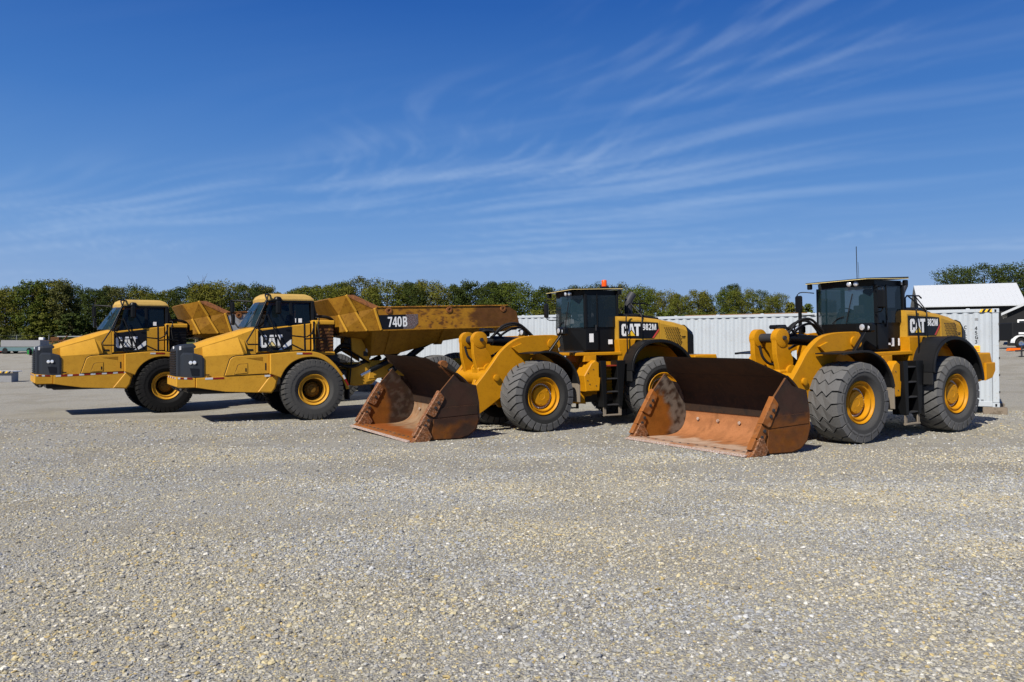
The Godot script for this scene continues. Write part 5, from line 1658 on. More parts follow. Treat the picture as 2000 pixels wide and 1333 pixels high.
func make_truck_cab(root: Node3D, first: bool) -> void:
	var Y: Material = mats["truck_yellow"]
	var K: Material = mats["black_paint"]
	var cab := part("cab", root)
	var lower := MB.new()
	lower.prism(V2([-1.60, 2.05, 0.02, 2.12, 0.02, 2.95, -1.60, 2.76]), -1.10, 1.10, 0.02)
	lower.box(Vector3(-0.8, 1.95, 0), Vector3(1.7, 0.25, 2.0), 0.02)
	obj("lower_body", lower, Y, cab)
	for s in [-1.0, 1.0]:
		var gap := MB.new()
		gap.box(Vector3(-0.55, 2.47, s * 1.099), Vector3(0.014, 0.74, 0.008))
		obj("door_gap", gap, mats["decal_black"], cab)
	# greenhouse
	var low := [Vector3(-1.58, 2.77, 1.03), Vector3(-1.86, 2.84, 0.60), Vector3(-1.95, 2.86, 0.0), Vector3(-1.86, 2.84, -0.60), Vector3(-1.58, 2.77, -1.03), Vector3(0.10, 2.95, -1.03), Vector3(0.10, 2.95, 1.03)]
	var top := [Vector3(-1.25, 3.63, 0.90), Vector3(-1.37, 3.64, 0.52), Vector3(-1.42, 3.65, 0.0), Vector3(-1.37, 3.64, -0.52), Vector3(-1.25, 3.63, -0.90), Vector3(0.13, 3.66, -0.90), Vector3(0.13, 3.66, 0.90)]
	var ws := MB.new()
	for k in 4: ws.quad(low[k], low[k + 1], top[k + 1], top[k])
	obj("windscreen", ws, mats["glass_clear"], cab)
	for s in [-1.0, 1.0]:
		var f := func(x: float, t: float) -> Vector3:
			var yb := lerpf(2.77, 2.95, (x + 1.58) / 1.68)
			return Vector3(x, lerpf(yb, 3.64, t), s * lerpf(1.03, 0.90, t))
		var door := part("door", cab)
		var dg := MB.new()
		dg.quad(f.call(-1.40, 0.02), f.call(-0.58, 0.02), f.call(-0.58, 0.97), f.call(-1.20, 0.97))
		obj("door_glass", dg, mats["glass"], door)
		var dh := MB.new()
		dh.box(Vector3(-0.68, 2.76, s * 1.12), Vector3(0.12, 0.04, 0.03), 0.008)
		obj("handle", dh, K, door)
		var sg := MB.new()
		sg.quad(f.call(-0.50, 0.02), f.call(0.02, 0.02), f.call(0.02, 0.97), f.call(-0.50, 0.97))
		obj("side_glass", sg, mats["glass"], cab)
		for q in [[-1.58, -1.27, 0.07], [-0.54, -0.54, 0.09], [0.10, 0.13, 0.10]]:
			var pl := MB.new()
			pl.bar(f.call(q[0], 0.0), f.call(q[1], 1.0), q[2], q[2] * 0.8, 0.01)
			obj("pillar", pl, K, cab)
		var sill := MB.new()
		sill.bar(f.call(-1.5, 0.02), f.call(0.1, 0.02), 0.05, 0.05, 0.008)
		obj("sill", sill, K, cab)
	var back := MB.new()
	back.prism(V2([0.08, 2.95, 0.30, 2.95, 0.26, 3.2, 0.16, 3.66, 0.08, 3.66]), -0.98, 0.98, 0.02)
	obj("back_panel", back, K, cab)
	var roof := MB.new()
	var grow := func(r: Array, y: float, k: float, back_x: float) -> Array:
		var q := []
		for p in r: q.append(Vector3((p.x + 0.5) * k - 0.5 if p.x < 0 else back_x, y + (p.y - 3.64) * 0.3, p.z * k))
		return q
	roof.loft([grow.call(top, 3.60, 1.02, 0.20), grow.call(top, 3.70, 1.03, 0.17), grow.call(top, 3.80, 0.97, 0.08), grow.call(top, 3.865, 0.84, -0.08), grow.call(top, 3.88, 0.62, -0.25)])
	obj("roof", roof, mats["roof_yellow"], cab)
	var hline := MB.new()
	hline.bar(Vector3(-1.25, 3.615, 0.925), Vector3(0.12, 3.63, 0.925), 0.05, 0.07, 0.01)
	hline.bar(Vector3(-1.25, 3.615, -0.925), Vector3(0.12, 3.63, -0.925), 0.05, 0.07, 0.01)
	obj("roof_gutter", hline, K, cab)
	# inside
	var seat := MB.new()
	seat.box(Vector3(-0.35, 2.98, 0), Vector3(0.5, 0.16, 0.5), 0.05)
	seat.box(Vector3(-0.06, 3.30, 0), Vector3(0.14, 0.62, 0.48), 0.06)
	obj("seat", seat, mats["seat"], cab)
	var sw := MB.new()
	sw.tube([Vector3(-1.45, 2.75, 0), Vector3(-1.12, 3.08, 0)], 0.05, 8)
	sw.xf = Transform3D(Basis(Vector3(0, 0, 1), -0.7), Vector3(-1.10, 3.10, 0)) * Transform3D(Basis(Vector3(1, 0, 0), PI / 2), Vector3.ZERO)
	sw.lathe([Vector2(0.21, -0.016), Vector2(0.23, 0.0), Vector2(0.21, 0.016), Vector2(0.19, 0.0), Vector2(0.21, -0.016)], 20)
	obj("steering_wheel", sw, mats["seat"], cab)
	var wp := MB.new()
	wp.tube([Vector3(-1.80, 2.86, 0.62), Vector3(-1.62, 3.10, 0.66), Vector3(-1.50, 3.42, 0.6)], 0.012, 6)
	obj("wiper", wp, mats["rubber"], cab)
	# decal with the maker's mark; the lower rear corner carries a white slash
	var dz := 1.103
	var dec := part("decal", root)
	var dm := MB.new()
	dm.prism(V2([-1.56, 2.09, -0.565, 2.145, -0.565, 2.85, -1.56, 2.70]), dz, dz + 0.004)
	obj("decal_panel", dm, mats["decal_black"], dec)
	cat_logo(dec, at(-1.49, 2.205, dz + 0.005) * Transform3D(Basis(Vector3(0, 0, 1), 0.03), Vector3.ZERO), 0.375, "white_paint" if first else "logo_pale")
	var slash := MB.new()
	slash.prism(V2([-0.96, 2.125, -0.84, 2.132, -0.57, 2.30, -0.57, 2.455, -0.62, 2.43]), dz + 0.005, dz + 0.008)
	obj("white_slash", slash, mats["white_paint"], dec)
	var stick := MB.new()
	stick.box(Vector3(-0.28, 3.04, 1.03), Vector3(0.10, 0.13, 0.02))
	if not first: stick.box(Vector3(-0.42, 3.04, 1.03), Vector3(0.025, 0.13, 0.02))
	obj("sticker", stick, mats["white_paint"], root)
	# access ladder stringers, rails, posts on the near side
	var z := 1.46
	for q in [[Vector3(-1.60, 2.86, 1.16), Vector3(-1.20, 2.03, z)], [Vector3(-1.27, 3.22, 1.10), Vector3(-0.84, 2.03, z)]]:
		var m := MB.new()
		m.bar(q[0], q[1], 0.045, 0.045, 0.01)
		obj("ladder_rail", m, K, root)
	for k in 2:
		var st := MB.new()
		st.bar(Vector3(-1.40 + 0.1 * k, 2.50 - 0.27 * k, 1.31 + 0.08 * k), Vector3(-1.03 + 0.1 * k, 2.52 - 0.27 * k, 1.31 + 0.08 * k), 0.10, 0.03)
		obj("ladder_step", st, K, root)
	var rails := [
		[0.022, [Vector3(-1.62, 2.86, 1.16), Vector3(-1.93, 2.38, 1.34), Vector3(-1.90, 2.30, 1.36), Vector3(-1.55, 2.30, 1.40)]],
		[0.022, [Vector3(-1.62, 2.90, 1.14), Vector3(-1.30, 3.60, 1.02), Vector3(-1.22, 3.84, 0.98)]],
		[0.030, [Vector3(-0.24, 2.08, 1.46), Vector3(-0.24, 2.98, 1.40)]],
		[0.022, [Vector3(-0.24, 2.52, 1.44), Vector3(-0.62, 2.56, 1.42)]],
		[0.022, [Vector3(-0.24, 2.46, 1.44), Vector3(0.18, 2.50, 1.46), Vector3(0.40, 2.44, 1.46)]],
		[0.022, [Vector3(-0.20, 2.52, 1.44), Vector3(-0.02, 2.62, 1.42), Vector3(0.10, 2.98, 1.30)]],
		[0.030, [Vector3(0.06, 2.08, 1.40), Vector3(0.06, 3.0, 1.34)]],
		[0.022, [Vector3(-0.62, 2.30, 1.36), Vector3(-0.24, 2.10, 1.45)]]]
	for r in rails:
		var m := MB.new()
		m.tube(r[1], r[0], 8)
		obj("handrail", m, K, root)
	var deck := MB.new()
	deck.box(Vector3(-0.55, 2.085, 1.28), Vector3(1.5, 0.03, 0.40), 0.006)
	obj("deck_plate", deck, K, root)
	# mirrors
	for s in [-1.0, 1.0]:
		var mr := part("mirror", root)
		var ar := MB.new()
		ar.tube(curve3([Vector3(-1.15, 3.82, s * 0.85), Vector3(-1.35, 3.80, s * 1.15), Vector3(-1.32, 3.62, s * 1.28)], 4) if s > 0 else curve3([Vector3(-1.4, 3.70, s * 0.8), Vector3(-1.85, 3.74, s * 1.15), Vector3(-1.95, 3.70, s * 1.25), Vector3(-1.92, 3.2, s * 1.25), Vector3(-1.75, 2.85, s * 1.05)], 4), 0.024, 8)
		obj("mirror_arm", ar, K, mr)
		var hd := MB.new()
		if s > 0: hd.box(Vector3(-0.98, 3.42, 1.22), Vector3(0.16, 0.40, 0.14), 0.04)
		else:
			hd.box(Vector3(-1.90, 3.52, s * 1.25), Vector3(0.10, 0.36, 0.24), 0.03)
			hd.box(Vector3(-1.88, 3.12, s * 1.25), Vector3(0.10, 0.34, 0.22), 0.03)
		obj("mirror_head", hd, K, mr)
	var dome := MB.new()
	dome.xf = Transform3D(Basis(Vector3(1, 0, 0), -PI / 2), Vector3(-0.95, 3.66, 0.98))
	dome.lathe([Vector2(0.13, -0.02), Vector2(0.13, 0.03), Vector2(0.09, 0.09), Vector2(0.0, 0.11)], 16)
	obj("work_lamp", dome, K, root)
	# box behind the cab: cooler housing
	var bx := part("cooler_housing", root)
	var b := MB.new()
	b.box(Vector3(0.40, 2.98, 0.0), Vector3(0.72, 0.14, 2.44), 0.03)
	b.box(Vector3(0.10, 2.50, 1.18), Vector3(0.12, 0.88, 0.10), 0.015)
	b.box(Vector3(0.40, 2.02, 0.0), Vector3(0.72, 0.10, 2.44), 0.02)
	obj("housing_frame", b, Y, bx)
	var c := MB.new()
	c.box(Vector3(0.42, 2.49, 0), Vector3(0.62, 0.86, 2.30), 0.02)
	obj("housing_core", c, mats["grille_mesh" if first else "body_rust_dark"], bx)
	for k in 8:
		var sl := MB.new()
		sl.box(Vector3(0.45, 2.15 + 0.1 * k, 1.16), Vector3(0.55, 0.025, 0.02))
		obj("louvre", sl, mats["black_paint" if first else "body_rust_dark"], bx)
	var hose := MB.new()
	hose.tube(curve3([Vector3(0.10, 3.10, 0.9), Vector3(0.28, 3.12, 1.1), Vector3(0.20, 2.85, 1.3), Vector3(0.26, 2.45, 1.32)], 5), 0.02, 6)
	hose.tube(curve3([Vector3(0.0, 3.10, 0.6), Vector3(0.4, 3.18, 0.8), Vector3(0.8, 3.1, 0.7), Vector3(0.95, 2.8, 0.6)], 5), 0.05, 8)
	obj("hose", hose, mats["rubber"], root)
	if not first:
		var gs := MB.new()
		gs.bar(Vector3(0.12, 3.04, 1.28), Vector3(0.26, 2.55, 1.30), 0.025, 0.025)
		obj("grab_stick", gs, mats["logo_yellow"], root)

func make_truck_rear(root: Node3D, rear: Transform3D, first: bool) -> void:
	var Y: Material = mats["truck_yellow"]
	var B: Material = mats["body_yellow_shaded"]
	var K: Material = mats["black_paint"]
	# hitch and rear frame
	var ht := MB.new()
	ht.prism(V2([1.38, 1.02, 1.62, 0.95, 2.2, 1.0, 2.45, 1.25, 2.4, 1.62, 1.95, 1.72, 1.45, 1.60]), -0.55, 0.55, 0.04)
	ht.prism(V2([1.38, 1.62, 1.75, 1.62, 1.80, 1.72, 1.38, 1.72]), -0.62, 0.62, 0.02)
	obj("hitch_head", ht, Y, root)
	var tb := MB.new()
	tb.tube([Vector3(0.9, 1.28, 0), Vector3(1.6, 1.28, 0)], 0.3, 18)
	obj("hitch_tube", tb, Y, root)
	var rf := MB.new()
	for z in [-0.48, 0.48]:
		rf.prism(V2([2.1, 1.15, 6.9, 1.30, 7.0, 1.62, 2.2, 1.75]), z - 0.09, z + 0.09, 0.02)
	rf.box(Vector3(5.2, 0.95, 0), Vector3(2.6, 0.3, 0.6), 0.05)
	rf.box(Vector3(4.2, 0.92, 0), Vector3(0.4, 0.4, 2.2), 0.05)
	rf.box(Vector3(6.15, 0.92, 0), Vector3(0.4, 0.4, 2.2), 0.05)
	obj("rear_frame", rf, Y, root, rear)
	for s in [-1.0, 1.0]:
		var sc := MB.new()
		sc.tube([Vector3(1.75, 1.30, s * 0.72), Vector3(2.15, 1.50, s * 0.76)], 0.055, 12)
		var so := obj("steering_cylinder", sc, mats["chrome"], root)
		var cy := MB.new()
		cy.tube([Vector3(2.05, 1.45, s * 0.75), Vector3(2.95, 1.88, s * 0.80)], 0.085, 14)
		obj("cylinder_barrel", cy, K, so)
		var hc := MB.new()
		hc.tube([Vector3(2.75, 1.35, s * 0.8), Vector3(3.9, 2.15, s * 0.9)], 0.11, 14)
		hc.tube([Vector3(3.9, 2.15, s * 0.9), Vector3(4.8, 2.55, s * 0.95)], 0.07, 12)
		obj("hoist_cylinder", hc, K, root, rear)
		# belly braces
		var br := MB.new()
		br.prism(V2([1.56, 2.66, 1.78, 2.66, 2.15, 2.05, 2.15, 1.72, 1.56, 2.10]), min(s * 0.5, s * 0.62), max(s * 0.5, s * 0.62), 0.01)
		obj("belly_brace", br, Y, root, rear)
	var lines := [[Vector3(0.95, 2.05, 0.5), Vector3(1.2, 2.28, 0.5), Vector3(1.6, 2.20, 0.5), Vector3(2.1, 2.0, 0.4)], [Vector3(0.9, 1.95, 0.3), Vector3(1.3, 2.15, 0.4), Vector3(1.8, 1.9, 0.5), Vector3(2.1, 1.7, 0.4)], [Vector3(0.7, 1.85, 0.7), Vector3(1.1, 1.65, 0.75), Vector3(1.5, 1.58, 0.7), Vector3(2.0, 1.75, 0.5)], [Vector3(0.8, 1.8, 0.5), Vector3(1.2, 1.62, 0.6), Vector3(1.7, 1.66, 0.6), Vector3(2.2, 1.9, 0.3)], [Vector3(1.45, 2.2, 0.55), Vector3(1.46, 1.95, 0.66), Vector3(1.42, 1.5, 0.70), Vector3(1.40, 1.0, 0.62)], [Vector3(0.8, 2.6, 0.4), Vector3(1.2, 2.62, 0.45), Vector3(1.5, 2.45, 0.5), Vector3(1.7, 2.2, 0.4)]]
	for k in lines.size():
		var m := MB.new()
		m.tube(curve3(lines[k], 6), [0.06, 0.05, 0.04, 0.04, 0.025, 0.045][k], 8)
		obj("hydraulic_hose", m, mats["rubber"], root)
	var vb := MB.new()
	vb.box(Vector3(1.98, 2.0, 0.5), Vector3(0.28, 0.22, 0.26), 0.04)
	vb.box(Vector3(1.55, 2.42, 0.3), Vector3(0.3, 0.25, 0.5), 0.04)
	vb.box(Vector3(0.95, 1.72, 0.2), Vector3(0.35, 0.3, 0.7), 0.04)
	obj("valve_block", vb, mats["steel_dark"], root)
	var fil := MB.new()
	fil.xf = at(2.02, 2.12, 0.66)
	fil.lathe([Vector2(0.0, -0.08), Vector2(0.085, -0.08), Vector2(0.085, 0.06), Vector2(0.0, 0.09)], 12)
	obj("filter_cap", fil, mats["tape_white"], root)
	# dump body
	var body := part("dump_body", root, rear)
	var hull := MB.new()
	var ring := func(x: float, yt: float, yb: float, zt: float, zb: float) -> Array:
		return [Vector3(x, yb, zb), Vector3(x, yb, -zb), Vector3(x, yt, -zt), Vector3(x, yt, zt)]
	hull.loft([ring.call(1.12, 2.72, 2.62, 1.25, 0.75), ring.call(1.95, 2.72, 2.45, 1.52, 0.82), ring.call(2.10, 2.73, 1.90, 1.62, 0.88), ring.call(3.0, 2.73, 1.95, 1.63, 0.92), ring.call(4.6, 2.73, 2.32, 1.64, 1.15), ring.call(7.1, 2.73, 2.60, 1.64, 1.35)])
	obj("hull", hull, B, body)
	for x in [2.6, 4.45, 6.2]:
		var rb := MB.new()
		var yb: float = lerpf(1.92, 2.58, clampf((x - 2.6) / 4.4, 0, 1))
		rb.loft([[Vector3(x - 0.07, 2.70, 1.66), Vector3(x + 0.07, 2.70, 1.66), Vector3(x + 0.07, yb, 0.95 + 0.08 * (x - 2.6)), Vector3(x - 0.07, yb, 0.95 + 0.08 * (x - 2.6))], [Vector3(x - 0.07, 2.70, 1.4), Vector3(x + 0.07, 2.70, 1.4), Vector3(x + 0.07, yb, 0.7), Vector3(x - 0.07, yb, 0.7)]])
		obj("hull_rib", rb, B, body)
	for s in [-1.0, 1.0]:
		var z0: float = min(s * 1.60, s * 1.70)
		var z1: float = max(s * 1.60, s * 1.70)
		var sp := stained_plate(V2([2.05, 3.43, 6.76, 3.43, 7.12, 3.25, 7.24, 2.72, 2.25, 2.72]), z0, z1, body_stain.bind(first), -s, 0.17, Color(0.16, 0.07, 0.02))
		obj("side_plate", sp, mats["bucket_plate"], body)
		var capm := MB.new()
		capm.prism(V2([2.06, 3.43, 6.78, 3.43, 6.80, 3.47, 2.06, 3.47]), min(s * 1.56, s * 1.73), max(s * 1.56, s * 1.73), 0.012)
		obj("top_rail", capm, mats["body_rust" if not first else "rim_edge_rust"], body)
		var bot := MB.new()
		bot.prism(V2([2.22, 2.69, 7.2, 2.69, 7.2, 2.73, 2.22, 2.73]), min(s * 1.57, s * 1.72), max(s * 1.57, s * 1.72), 0.01)
		obj("bottom_rail", bot, B, body)
		for x in [2.48, 4.58, 6.60]:
			var hk := MB.new()
			hk.xf = at(x, 3.34, s * 1.70) if s > 0 else at(x, 3.34, s * 1.70) * Transform3D(Basis(Vector3.UP, PI), Vector3.ZERO)
			hk.lathe([Vector2(0.115, 0.0), Vector2(0.105, 0.025), Vector2(0.05, 0.03), Vector2(0.045, 0.004), Vector2(0.0, 0.004)], 18)
			obj("lifting_eye", hk, mats["rim_edge_rust"], body)
		# wing plates between headboard and side
		var A := Vector3(0.74, 3.76, s * 0.95); var Bq := Vector3(1.22, 3.86, s * 1.42); var C := Vector3(2.04, 3.42, s * 1.67)
		var D := Vector3(2.24, 2.72, s * 1.67); var E := Vector3(1.02, 2.70, s * 1.18); var F := Vector3(1.02, 3.24, s * 1.14)
		var k := Vector3(0.10, 0.0, -s * 0.06)
		var wl := MB.new()
		wl.xf = Transform3D.IDENTITY
		var ringa := [E, D, C, F]
		var ringb := [E + k, D + k, C + k, F + k]
		wl.loft([ringb, ringa] if s > 0 else [ringa, ringb])
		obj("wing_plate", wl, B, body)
		var wu := MB.new()
		wu.loft([[F + k, C + k, Bq + k, A + k], [F, C, Bq, A]])
		obj("wing_plate", wu, mats["body_yellow_shaded"], body)
		var sl := MB.new()
		sl.loft([[Bq, C, Vector3(2.24, 3.46, s * 1.56), Vector3(1.50, 3.88, s * 1.22)], [Bq - Vector3(0, 0.05, 0), C - Vector3(0, 0.05, 0), Vector3(2.24, 3.41, s * 1.56), Vector3(1.50, 3.83, s * 1.22)]])
		obj("corner_plate", sl, mats["rim_edge_rust"], body)
		for q in [[F.lerp(C, 0.02), E.lerp(D, 0.20)], [F.lerp(C, 0.48), E.lerp(D, 0.66)], [C, D], [Bq, F.lerp(C, 0.50)]]:
			var rbm := MB.new()
			var off := Vector3(-0.04, 0, s * 0.035)
			rbm.bar(q[0] + off, q[1] + off, 0.07, 0.07, 0.012)
			obj("wing_rib", rbm, Y, body)
	var hb := MB.new()
	hb.loft([[Vector3(1.02, 2.70, 1.18), Vector3(1.02, 2.70, -1.18), Vector3(1.02, 3.24, -1.14), Vector3(1.02, 3.24, 1.14)], [Vector3(1.12, 2.70, 1.18), Vector3(1.12, 2.70, -1.18), Vector3(1.12, 3.24, -1.14), Vector3(1.12, 3.24, 1.14)]])
	hb.loft([[Vector3(1.02, 3.24, 1.14), Vector3(1.02, 3.24, -1.14), Vector3(0.74, 3.76, -0.95), Vector3(0.74, 3.76, 0.95)], [Vector3(1.12, 3.24, 1.14), Vector3(1.12, 3.24, -1.14), Vector3(0.82, 3.80, -0.95), Vector3(0.82, 3.80, 0.95)]])
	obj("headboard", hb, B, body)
	var tail := MB.new()
	tail.box(Vector3(7.1, 2.68, 0), Vector3(0.2, 0.16, 3.2), 0.03)
	obj("tail_edge", tail, mats["body_rust_dark"], body)
	if not first:
		# model plate, scraped at its rear end
		var dec := part("model_plate", root, rear)
		var dz := 1.703
		var dm := MB.new()
		dm.prism(V2([2.11, 3.20, 3.04, 3.205, 2.94, 2.745, 2.25, 2.745]), dz, dz + 0.003)
		obj("decal_panel", dm, mats["decal_black"], dec)
		var scr := mat("scraped_decal", Color(1, 1, 1), 0.6, noise_tex(256, 61, Color(0.012, 0.012, 0.015), [
			[40.0, 4, 0.50, 0.60, Color(0.42, 0.42, 0.44), 0.9], [30.0, 4, 0.60, 0.70, Color(0.09, 0.04, 0.02), 0.9], [22.0, 3, 0.66, 0.74, Color(0.28, 0.02, 0.03), 0.8]]), 1.6)
		var d2 := MB.new()
		d2.prism(V2([3.04, 3.205, 3.46, 3.21, 3.46, 2.90, 3.28, 2.745, 2.94, 2.745]), dz, dz + 0.003)
		obj("scraped_panel", d2, scr, dec)
		lettering(dec, "740B", at(2.42, 2.97, dz + 0.006), 0.32, 0.66)

func make_trucks() -> void:
	var t2 := Vector3(-6.78, 0, -25.24)
	make_truck({"at": Vector3(t2.x, ground_y(t2.x, t2.z) - 0.005, t2.z), "turn": 29.0, "first": false, "pitch": 0.036, "label": "yellow dump truck with the number 740B on its rust-stained body"})
	var t1 := Vector3(-12.66, 0, -28.07)
	make_truck({"at": Vector3(t1.x, ground_y(t1.x, t1.z) - 0.005, t1.z), "turn": 34.0, "first": true, "pitch": 0.03, "label": "yellow dump truck at the far left end of the row with black tyres"})

# ---------------------------------------------------------------- shipping containers
func make_container(right_end: Vector3, L: float, called: String, label: String, marks: bool) -> Node3D:
	var turn := deg_to_rad(-30.0)
	var ux := Vector3(cos(turn), 0, -sin(turn))
	var root := thing(called, label, "container", right_end - ux * L, turn, "white shipping containers standing in one row")
	var W := 2.44
	var H := 2.9
	var m: Material = mats["container_white"]
	for side in 2:
		var wall := MB.new()
		var pts := []
		var x := 0.18
		var pitch := 0.278
		while x < L - 0.18 - 0.01:
			for q in [[0.0, -0.012], [0.072, -0.012], [0.140, -0.050], [0.210, -0.050]]:
				if x + q[0] < L - 0.18: pts.append(Vector2(x + q[0], q[1]))
			x += pitch
		pts.append(Vector2(L - 0.18, -0.012))
		for i in pts.size() - 1:
			var a: Vector2 = pts[i]
			var b: Vector2 = pts[i + 1]
			wall.quad(Vector3(a.x, 0.17, a.y), Vector3(b.x, 0.17, b.y), Vector3(b.x, H - 0.10, b.y), Vector3(a.x, H - 0.10, a.y))
		obj("corrugated_wall", wall, m, root, Transform3D.IDENTITY if side == 0 else Transform3D(Basis(Vector3.UP, PI), Vector3(L, 0, -W)))
		var z := 0.0 if side == 0 else -W
		var tr := MB.new()
		tr.box(Vector3(L / 2, H - 0.05, z + (-0.04 if side == 0 else 0.04)), Vector3(L - 0.36, 0.10, 0.08), 0.01)
		obj("top_rail", tr, m, root)
		var bt := MB.new()
		bt.box(Vector3(L / 2, 0.09, z + (-0.04 if side == 0 else 0.04)), Vector3(L - 0.36, 0.16, 0.08), 0.01)
		obj("bottom_rail", bt, m, root)
		for x2 in [0.09, L - 0.09]:
			var po := MB.new()
			po.box(Vector3(x2, H / 2, z + (-0.08 if side == 0 else 0.08)), Vector3(0.17, H - 0.26, 0.16), 0.012)
			obj("corner_post", po, m, root)
			for y2 in [0.06, H - 0.06]:
				var ca := MB.new()
				ca.box(Vector3(x2, y2, z + (-0.08 if side == 0 else 0.08)), Vector3(0.19, 0.13, 0.18), 0.012)
				var cao := obj("corner_casting", ca, m, root)
				var ho := MB.new()
				ho.box(Vector3(x2, y2, z + (0.011 if side == 0 else -0.011)), Vector3(0.05, 0.08, 0.004))
				obj("casting_slot", ho, mats["decal_black"], cao)
	var roof := MB.new()
	roof.box(Vector3(L / 2, H - 0.03, -W / 2), Vector3(L - 0.2, 0.04, W - 0.1))
	roof.box(Vector3(L / 2, 0.16, -W / 2), Vector3(L - 0.2, 0.12, W - 0.1))
	obj("roof_and_floor", roof, m, root)
	for x2 in [0.03, L - 0.03]:
		for q in [-0.62, -1.82]:
			var dr := MB.new()
			dr.box(Vector3(x2, H / 2, q), Vector3(0.05, H - 0.3, 1.16), 0.01)
			obj("end_door" if x2 < 1.0 else "end_wall", dr, m, root)
	var lug := MB.new()
	lug.box(Vector3(0, 0.012, -0.05), Vector3(0.10, 0.03, 0.06), 0.004)
	var lm := lug.mesh()
	for k in int(L / 1.5): obj("roof_clip", lm, m, root, at(0.9 + 1.5 * k, H, 0))
	if marks:
		var t := 0.004
		var col := "45G3"
		for k in col.length(): lettering(root, col[k], at(L - 0.62, 2.33 - 0.135 * k, t - 0.012), 0.105, 0.9, "decal_black")
		var col2 := "CICU738"
		for k in col2.length(): lettering(root, col2[k], at(L - 0.90, 2.36 - 0.135 * k, t - 0.012), 0.10, 0.9, "decal_black")
		var lb := MB.new()
		lb.box(Vector3(L - 0.56, 1.72, 0.0), Vector3(0.15, 0.19, 0.02))
		obj("orange_label", lb, mats["logo_yellow"], root)
		var ll := MB.new()
		for k in 3: ll.box(Vector3(L - 0.56, 1.67 + 0.05 * k, 0.012), Vector3(0.10, 0.018, 0.004))
		obj("label_print", ll, mats["red_mark"], root)
		var small := MB.new()
		small.box(Vector3(L - 0.57, 2.60, -0.008), Vector3(0.09, 0.07, 0.006))
		obj("small_plate", small, mats["concrete"], root)
		for k in 5:
			var hz := MB.new()
			var x0 := L - 0.50 + 0.065 * k
			hz.prism(V2([x0, H - 0.095, x0 + 0.06, H - 0.095, x0 + 0.11, H - 0.005, x0 + 0.05, H - 0.005]), 0.001, 0.005)
			obj("hazard_stripe", hz, mats["logo_yellow" if k % 2 == 0 else "decal_black"], root)
		for k in 5:
			var wc := MB.new()
			wc.box(Vector3(L + 0.0, 0.45 + 0.5 * k, 0.0), Vector3(0.03, 0.06, 0.03))
			obj("hinge", wc, mats["steel_dark"], root)
	else:
		var vent := MB.new()
		vent.box(Vector3(L - 0.8, 2.45, -0.004), Vector3(0.16, 0.08, 0.02))
		obj("vent_cover", vent, mats["steel_dark"], root)
	return root

func make_containers() -> void:
	var ux := Vector3(cos(deg_to_rad(-30.0)), 0, -sin(deg_to_rad(-30.0)))
	var uz := Vector3(-0.5, 0, 0.866)
	var e1 := Vector3(14.3, 0.44, -23.0)
	make_container(e1, 12.19, "shipping_container", "white corrugated container behind the right loader with black code letters", true)
	var e2 := e1 - ux * 12.24 + Vector3(0, 0.17, 0)
	make_container(e2, 12.19, "shipping_container", "white corrugated container seen between the dump body and the left loader's cab", false)
	var e3 := e2 - ux * 12.24 + Vector3(0, 0.05, 0)
	make_container(e3, 6.06, "shipping_container", "short white container glimpsed through the gap behind the 740B truck's cab", false)
	# timber blocks that carry the corners
	var k := 0
	for q in [[e1, 0.12, "grey timber block under the right corner of the marked container"], [e1, 11.9, "timber block under the left corner of the marked container"], [e2, 11.9, "timber block under the middle container's left corner"], [e3, 5.8, "timber block under the short container's left corner"]]:
		for back in [-0.12, -2.3]:
			var c: Vector3 = q[0] - ux * q[1] + uz * back
			var g := ground_y(c.x, c.z)
			var h: float = q[0].y - g
			if h < 0.02: continue
			var mb := MB.new()
			mb.box(Vector3(0, h / 2 - 0.01, 0), Vector3(0.62, h + 0.02, 0.34), 0.012)
			var o := obj("timber_block", mb, mats["timber"], null, Transform3D(Basis(Vector3.UP, deg_to_rad(-30.0 + 4.0 * k)), Vector3(c.x, g, c.z)))
			tag(o, q[2] if back > -1.0 else q[2].replace("timber block under", "timber block behind and under"), "timber", "timber blocks under the containers")
			k += 1
	# long boards lying on the roof of the marked container
	var bd := MB.new()
	var p0 := e1 - ux * 4.3 + uz * -1.6
	bd.box(Vector3(0, 0.05, 0), Vector3(4.4, 0.10, 0.35), 0.01)
	var bo := obj("roof_boards", bd, mats["timber_brown"], null, Transform3D(Basis(Vector3.UP, deg_to_rad(-30.0)), Vector3(p0.x - ux.x * 3.4, e1.y + 2.895, p0.z - ux.z * 3.4)))
	tag(bo, "brown board lying along the roof of the marked white container", "board")

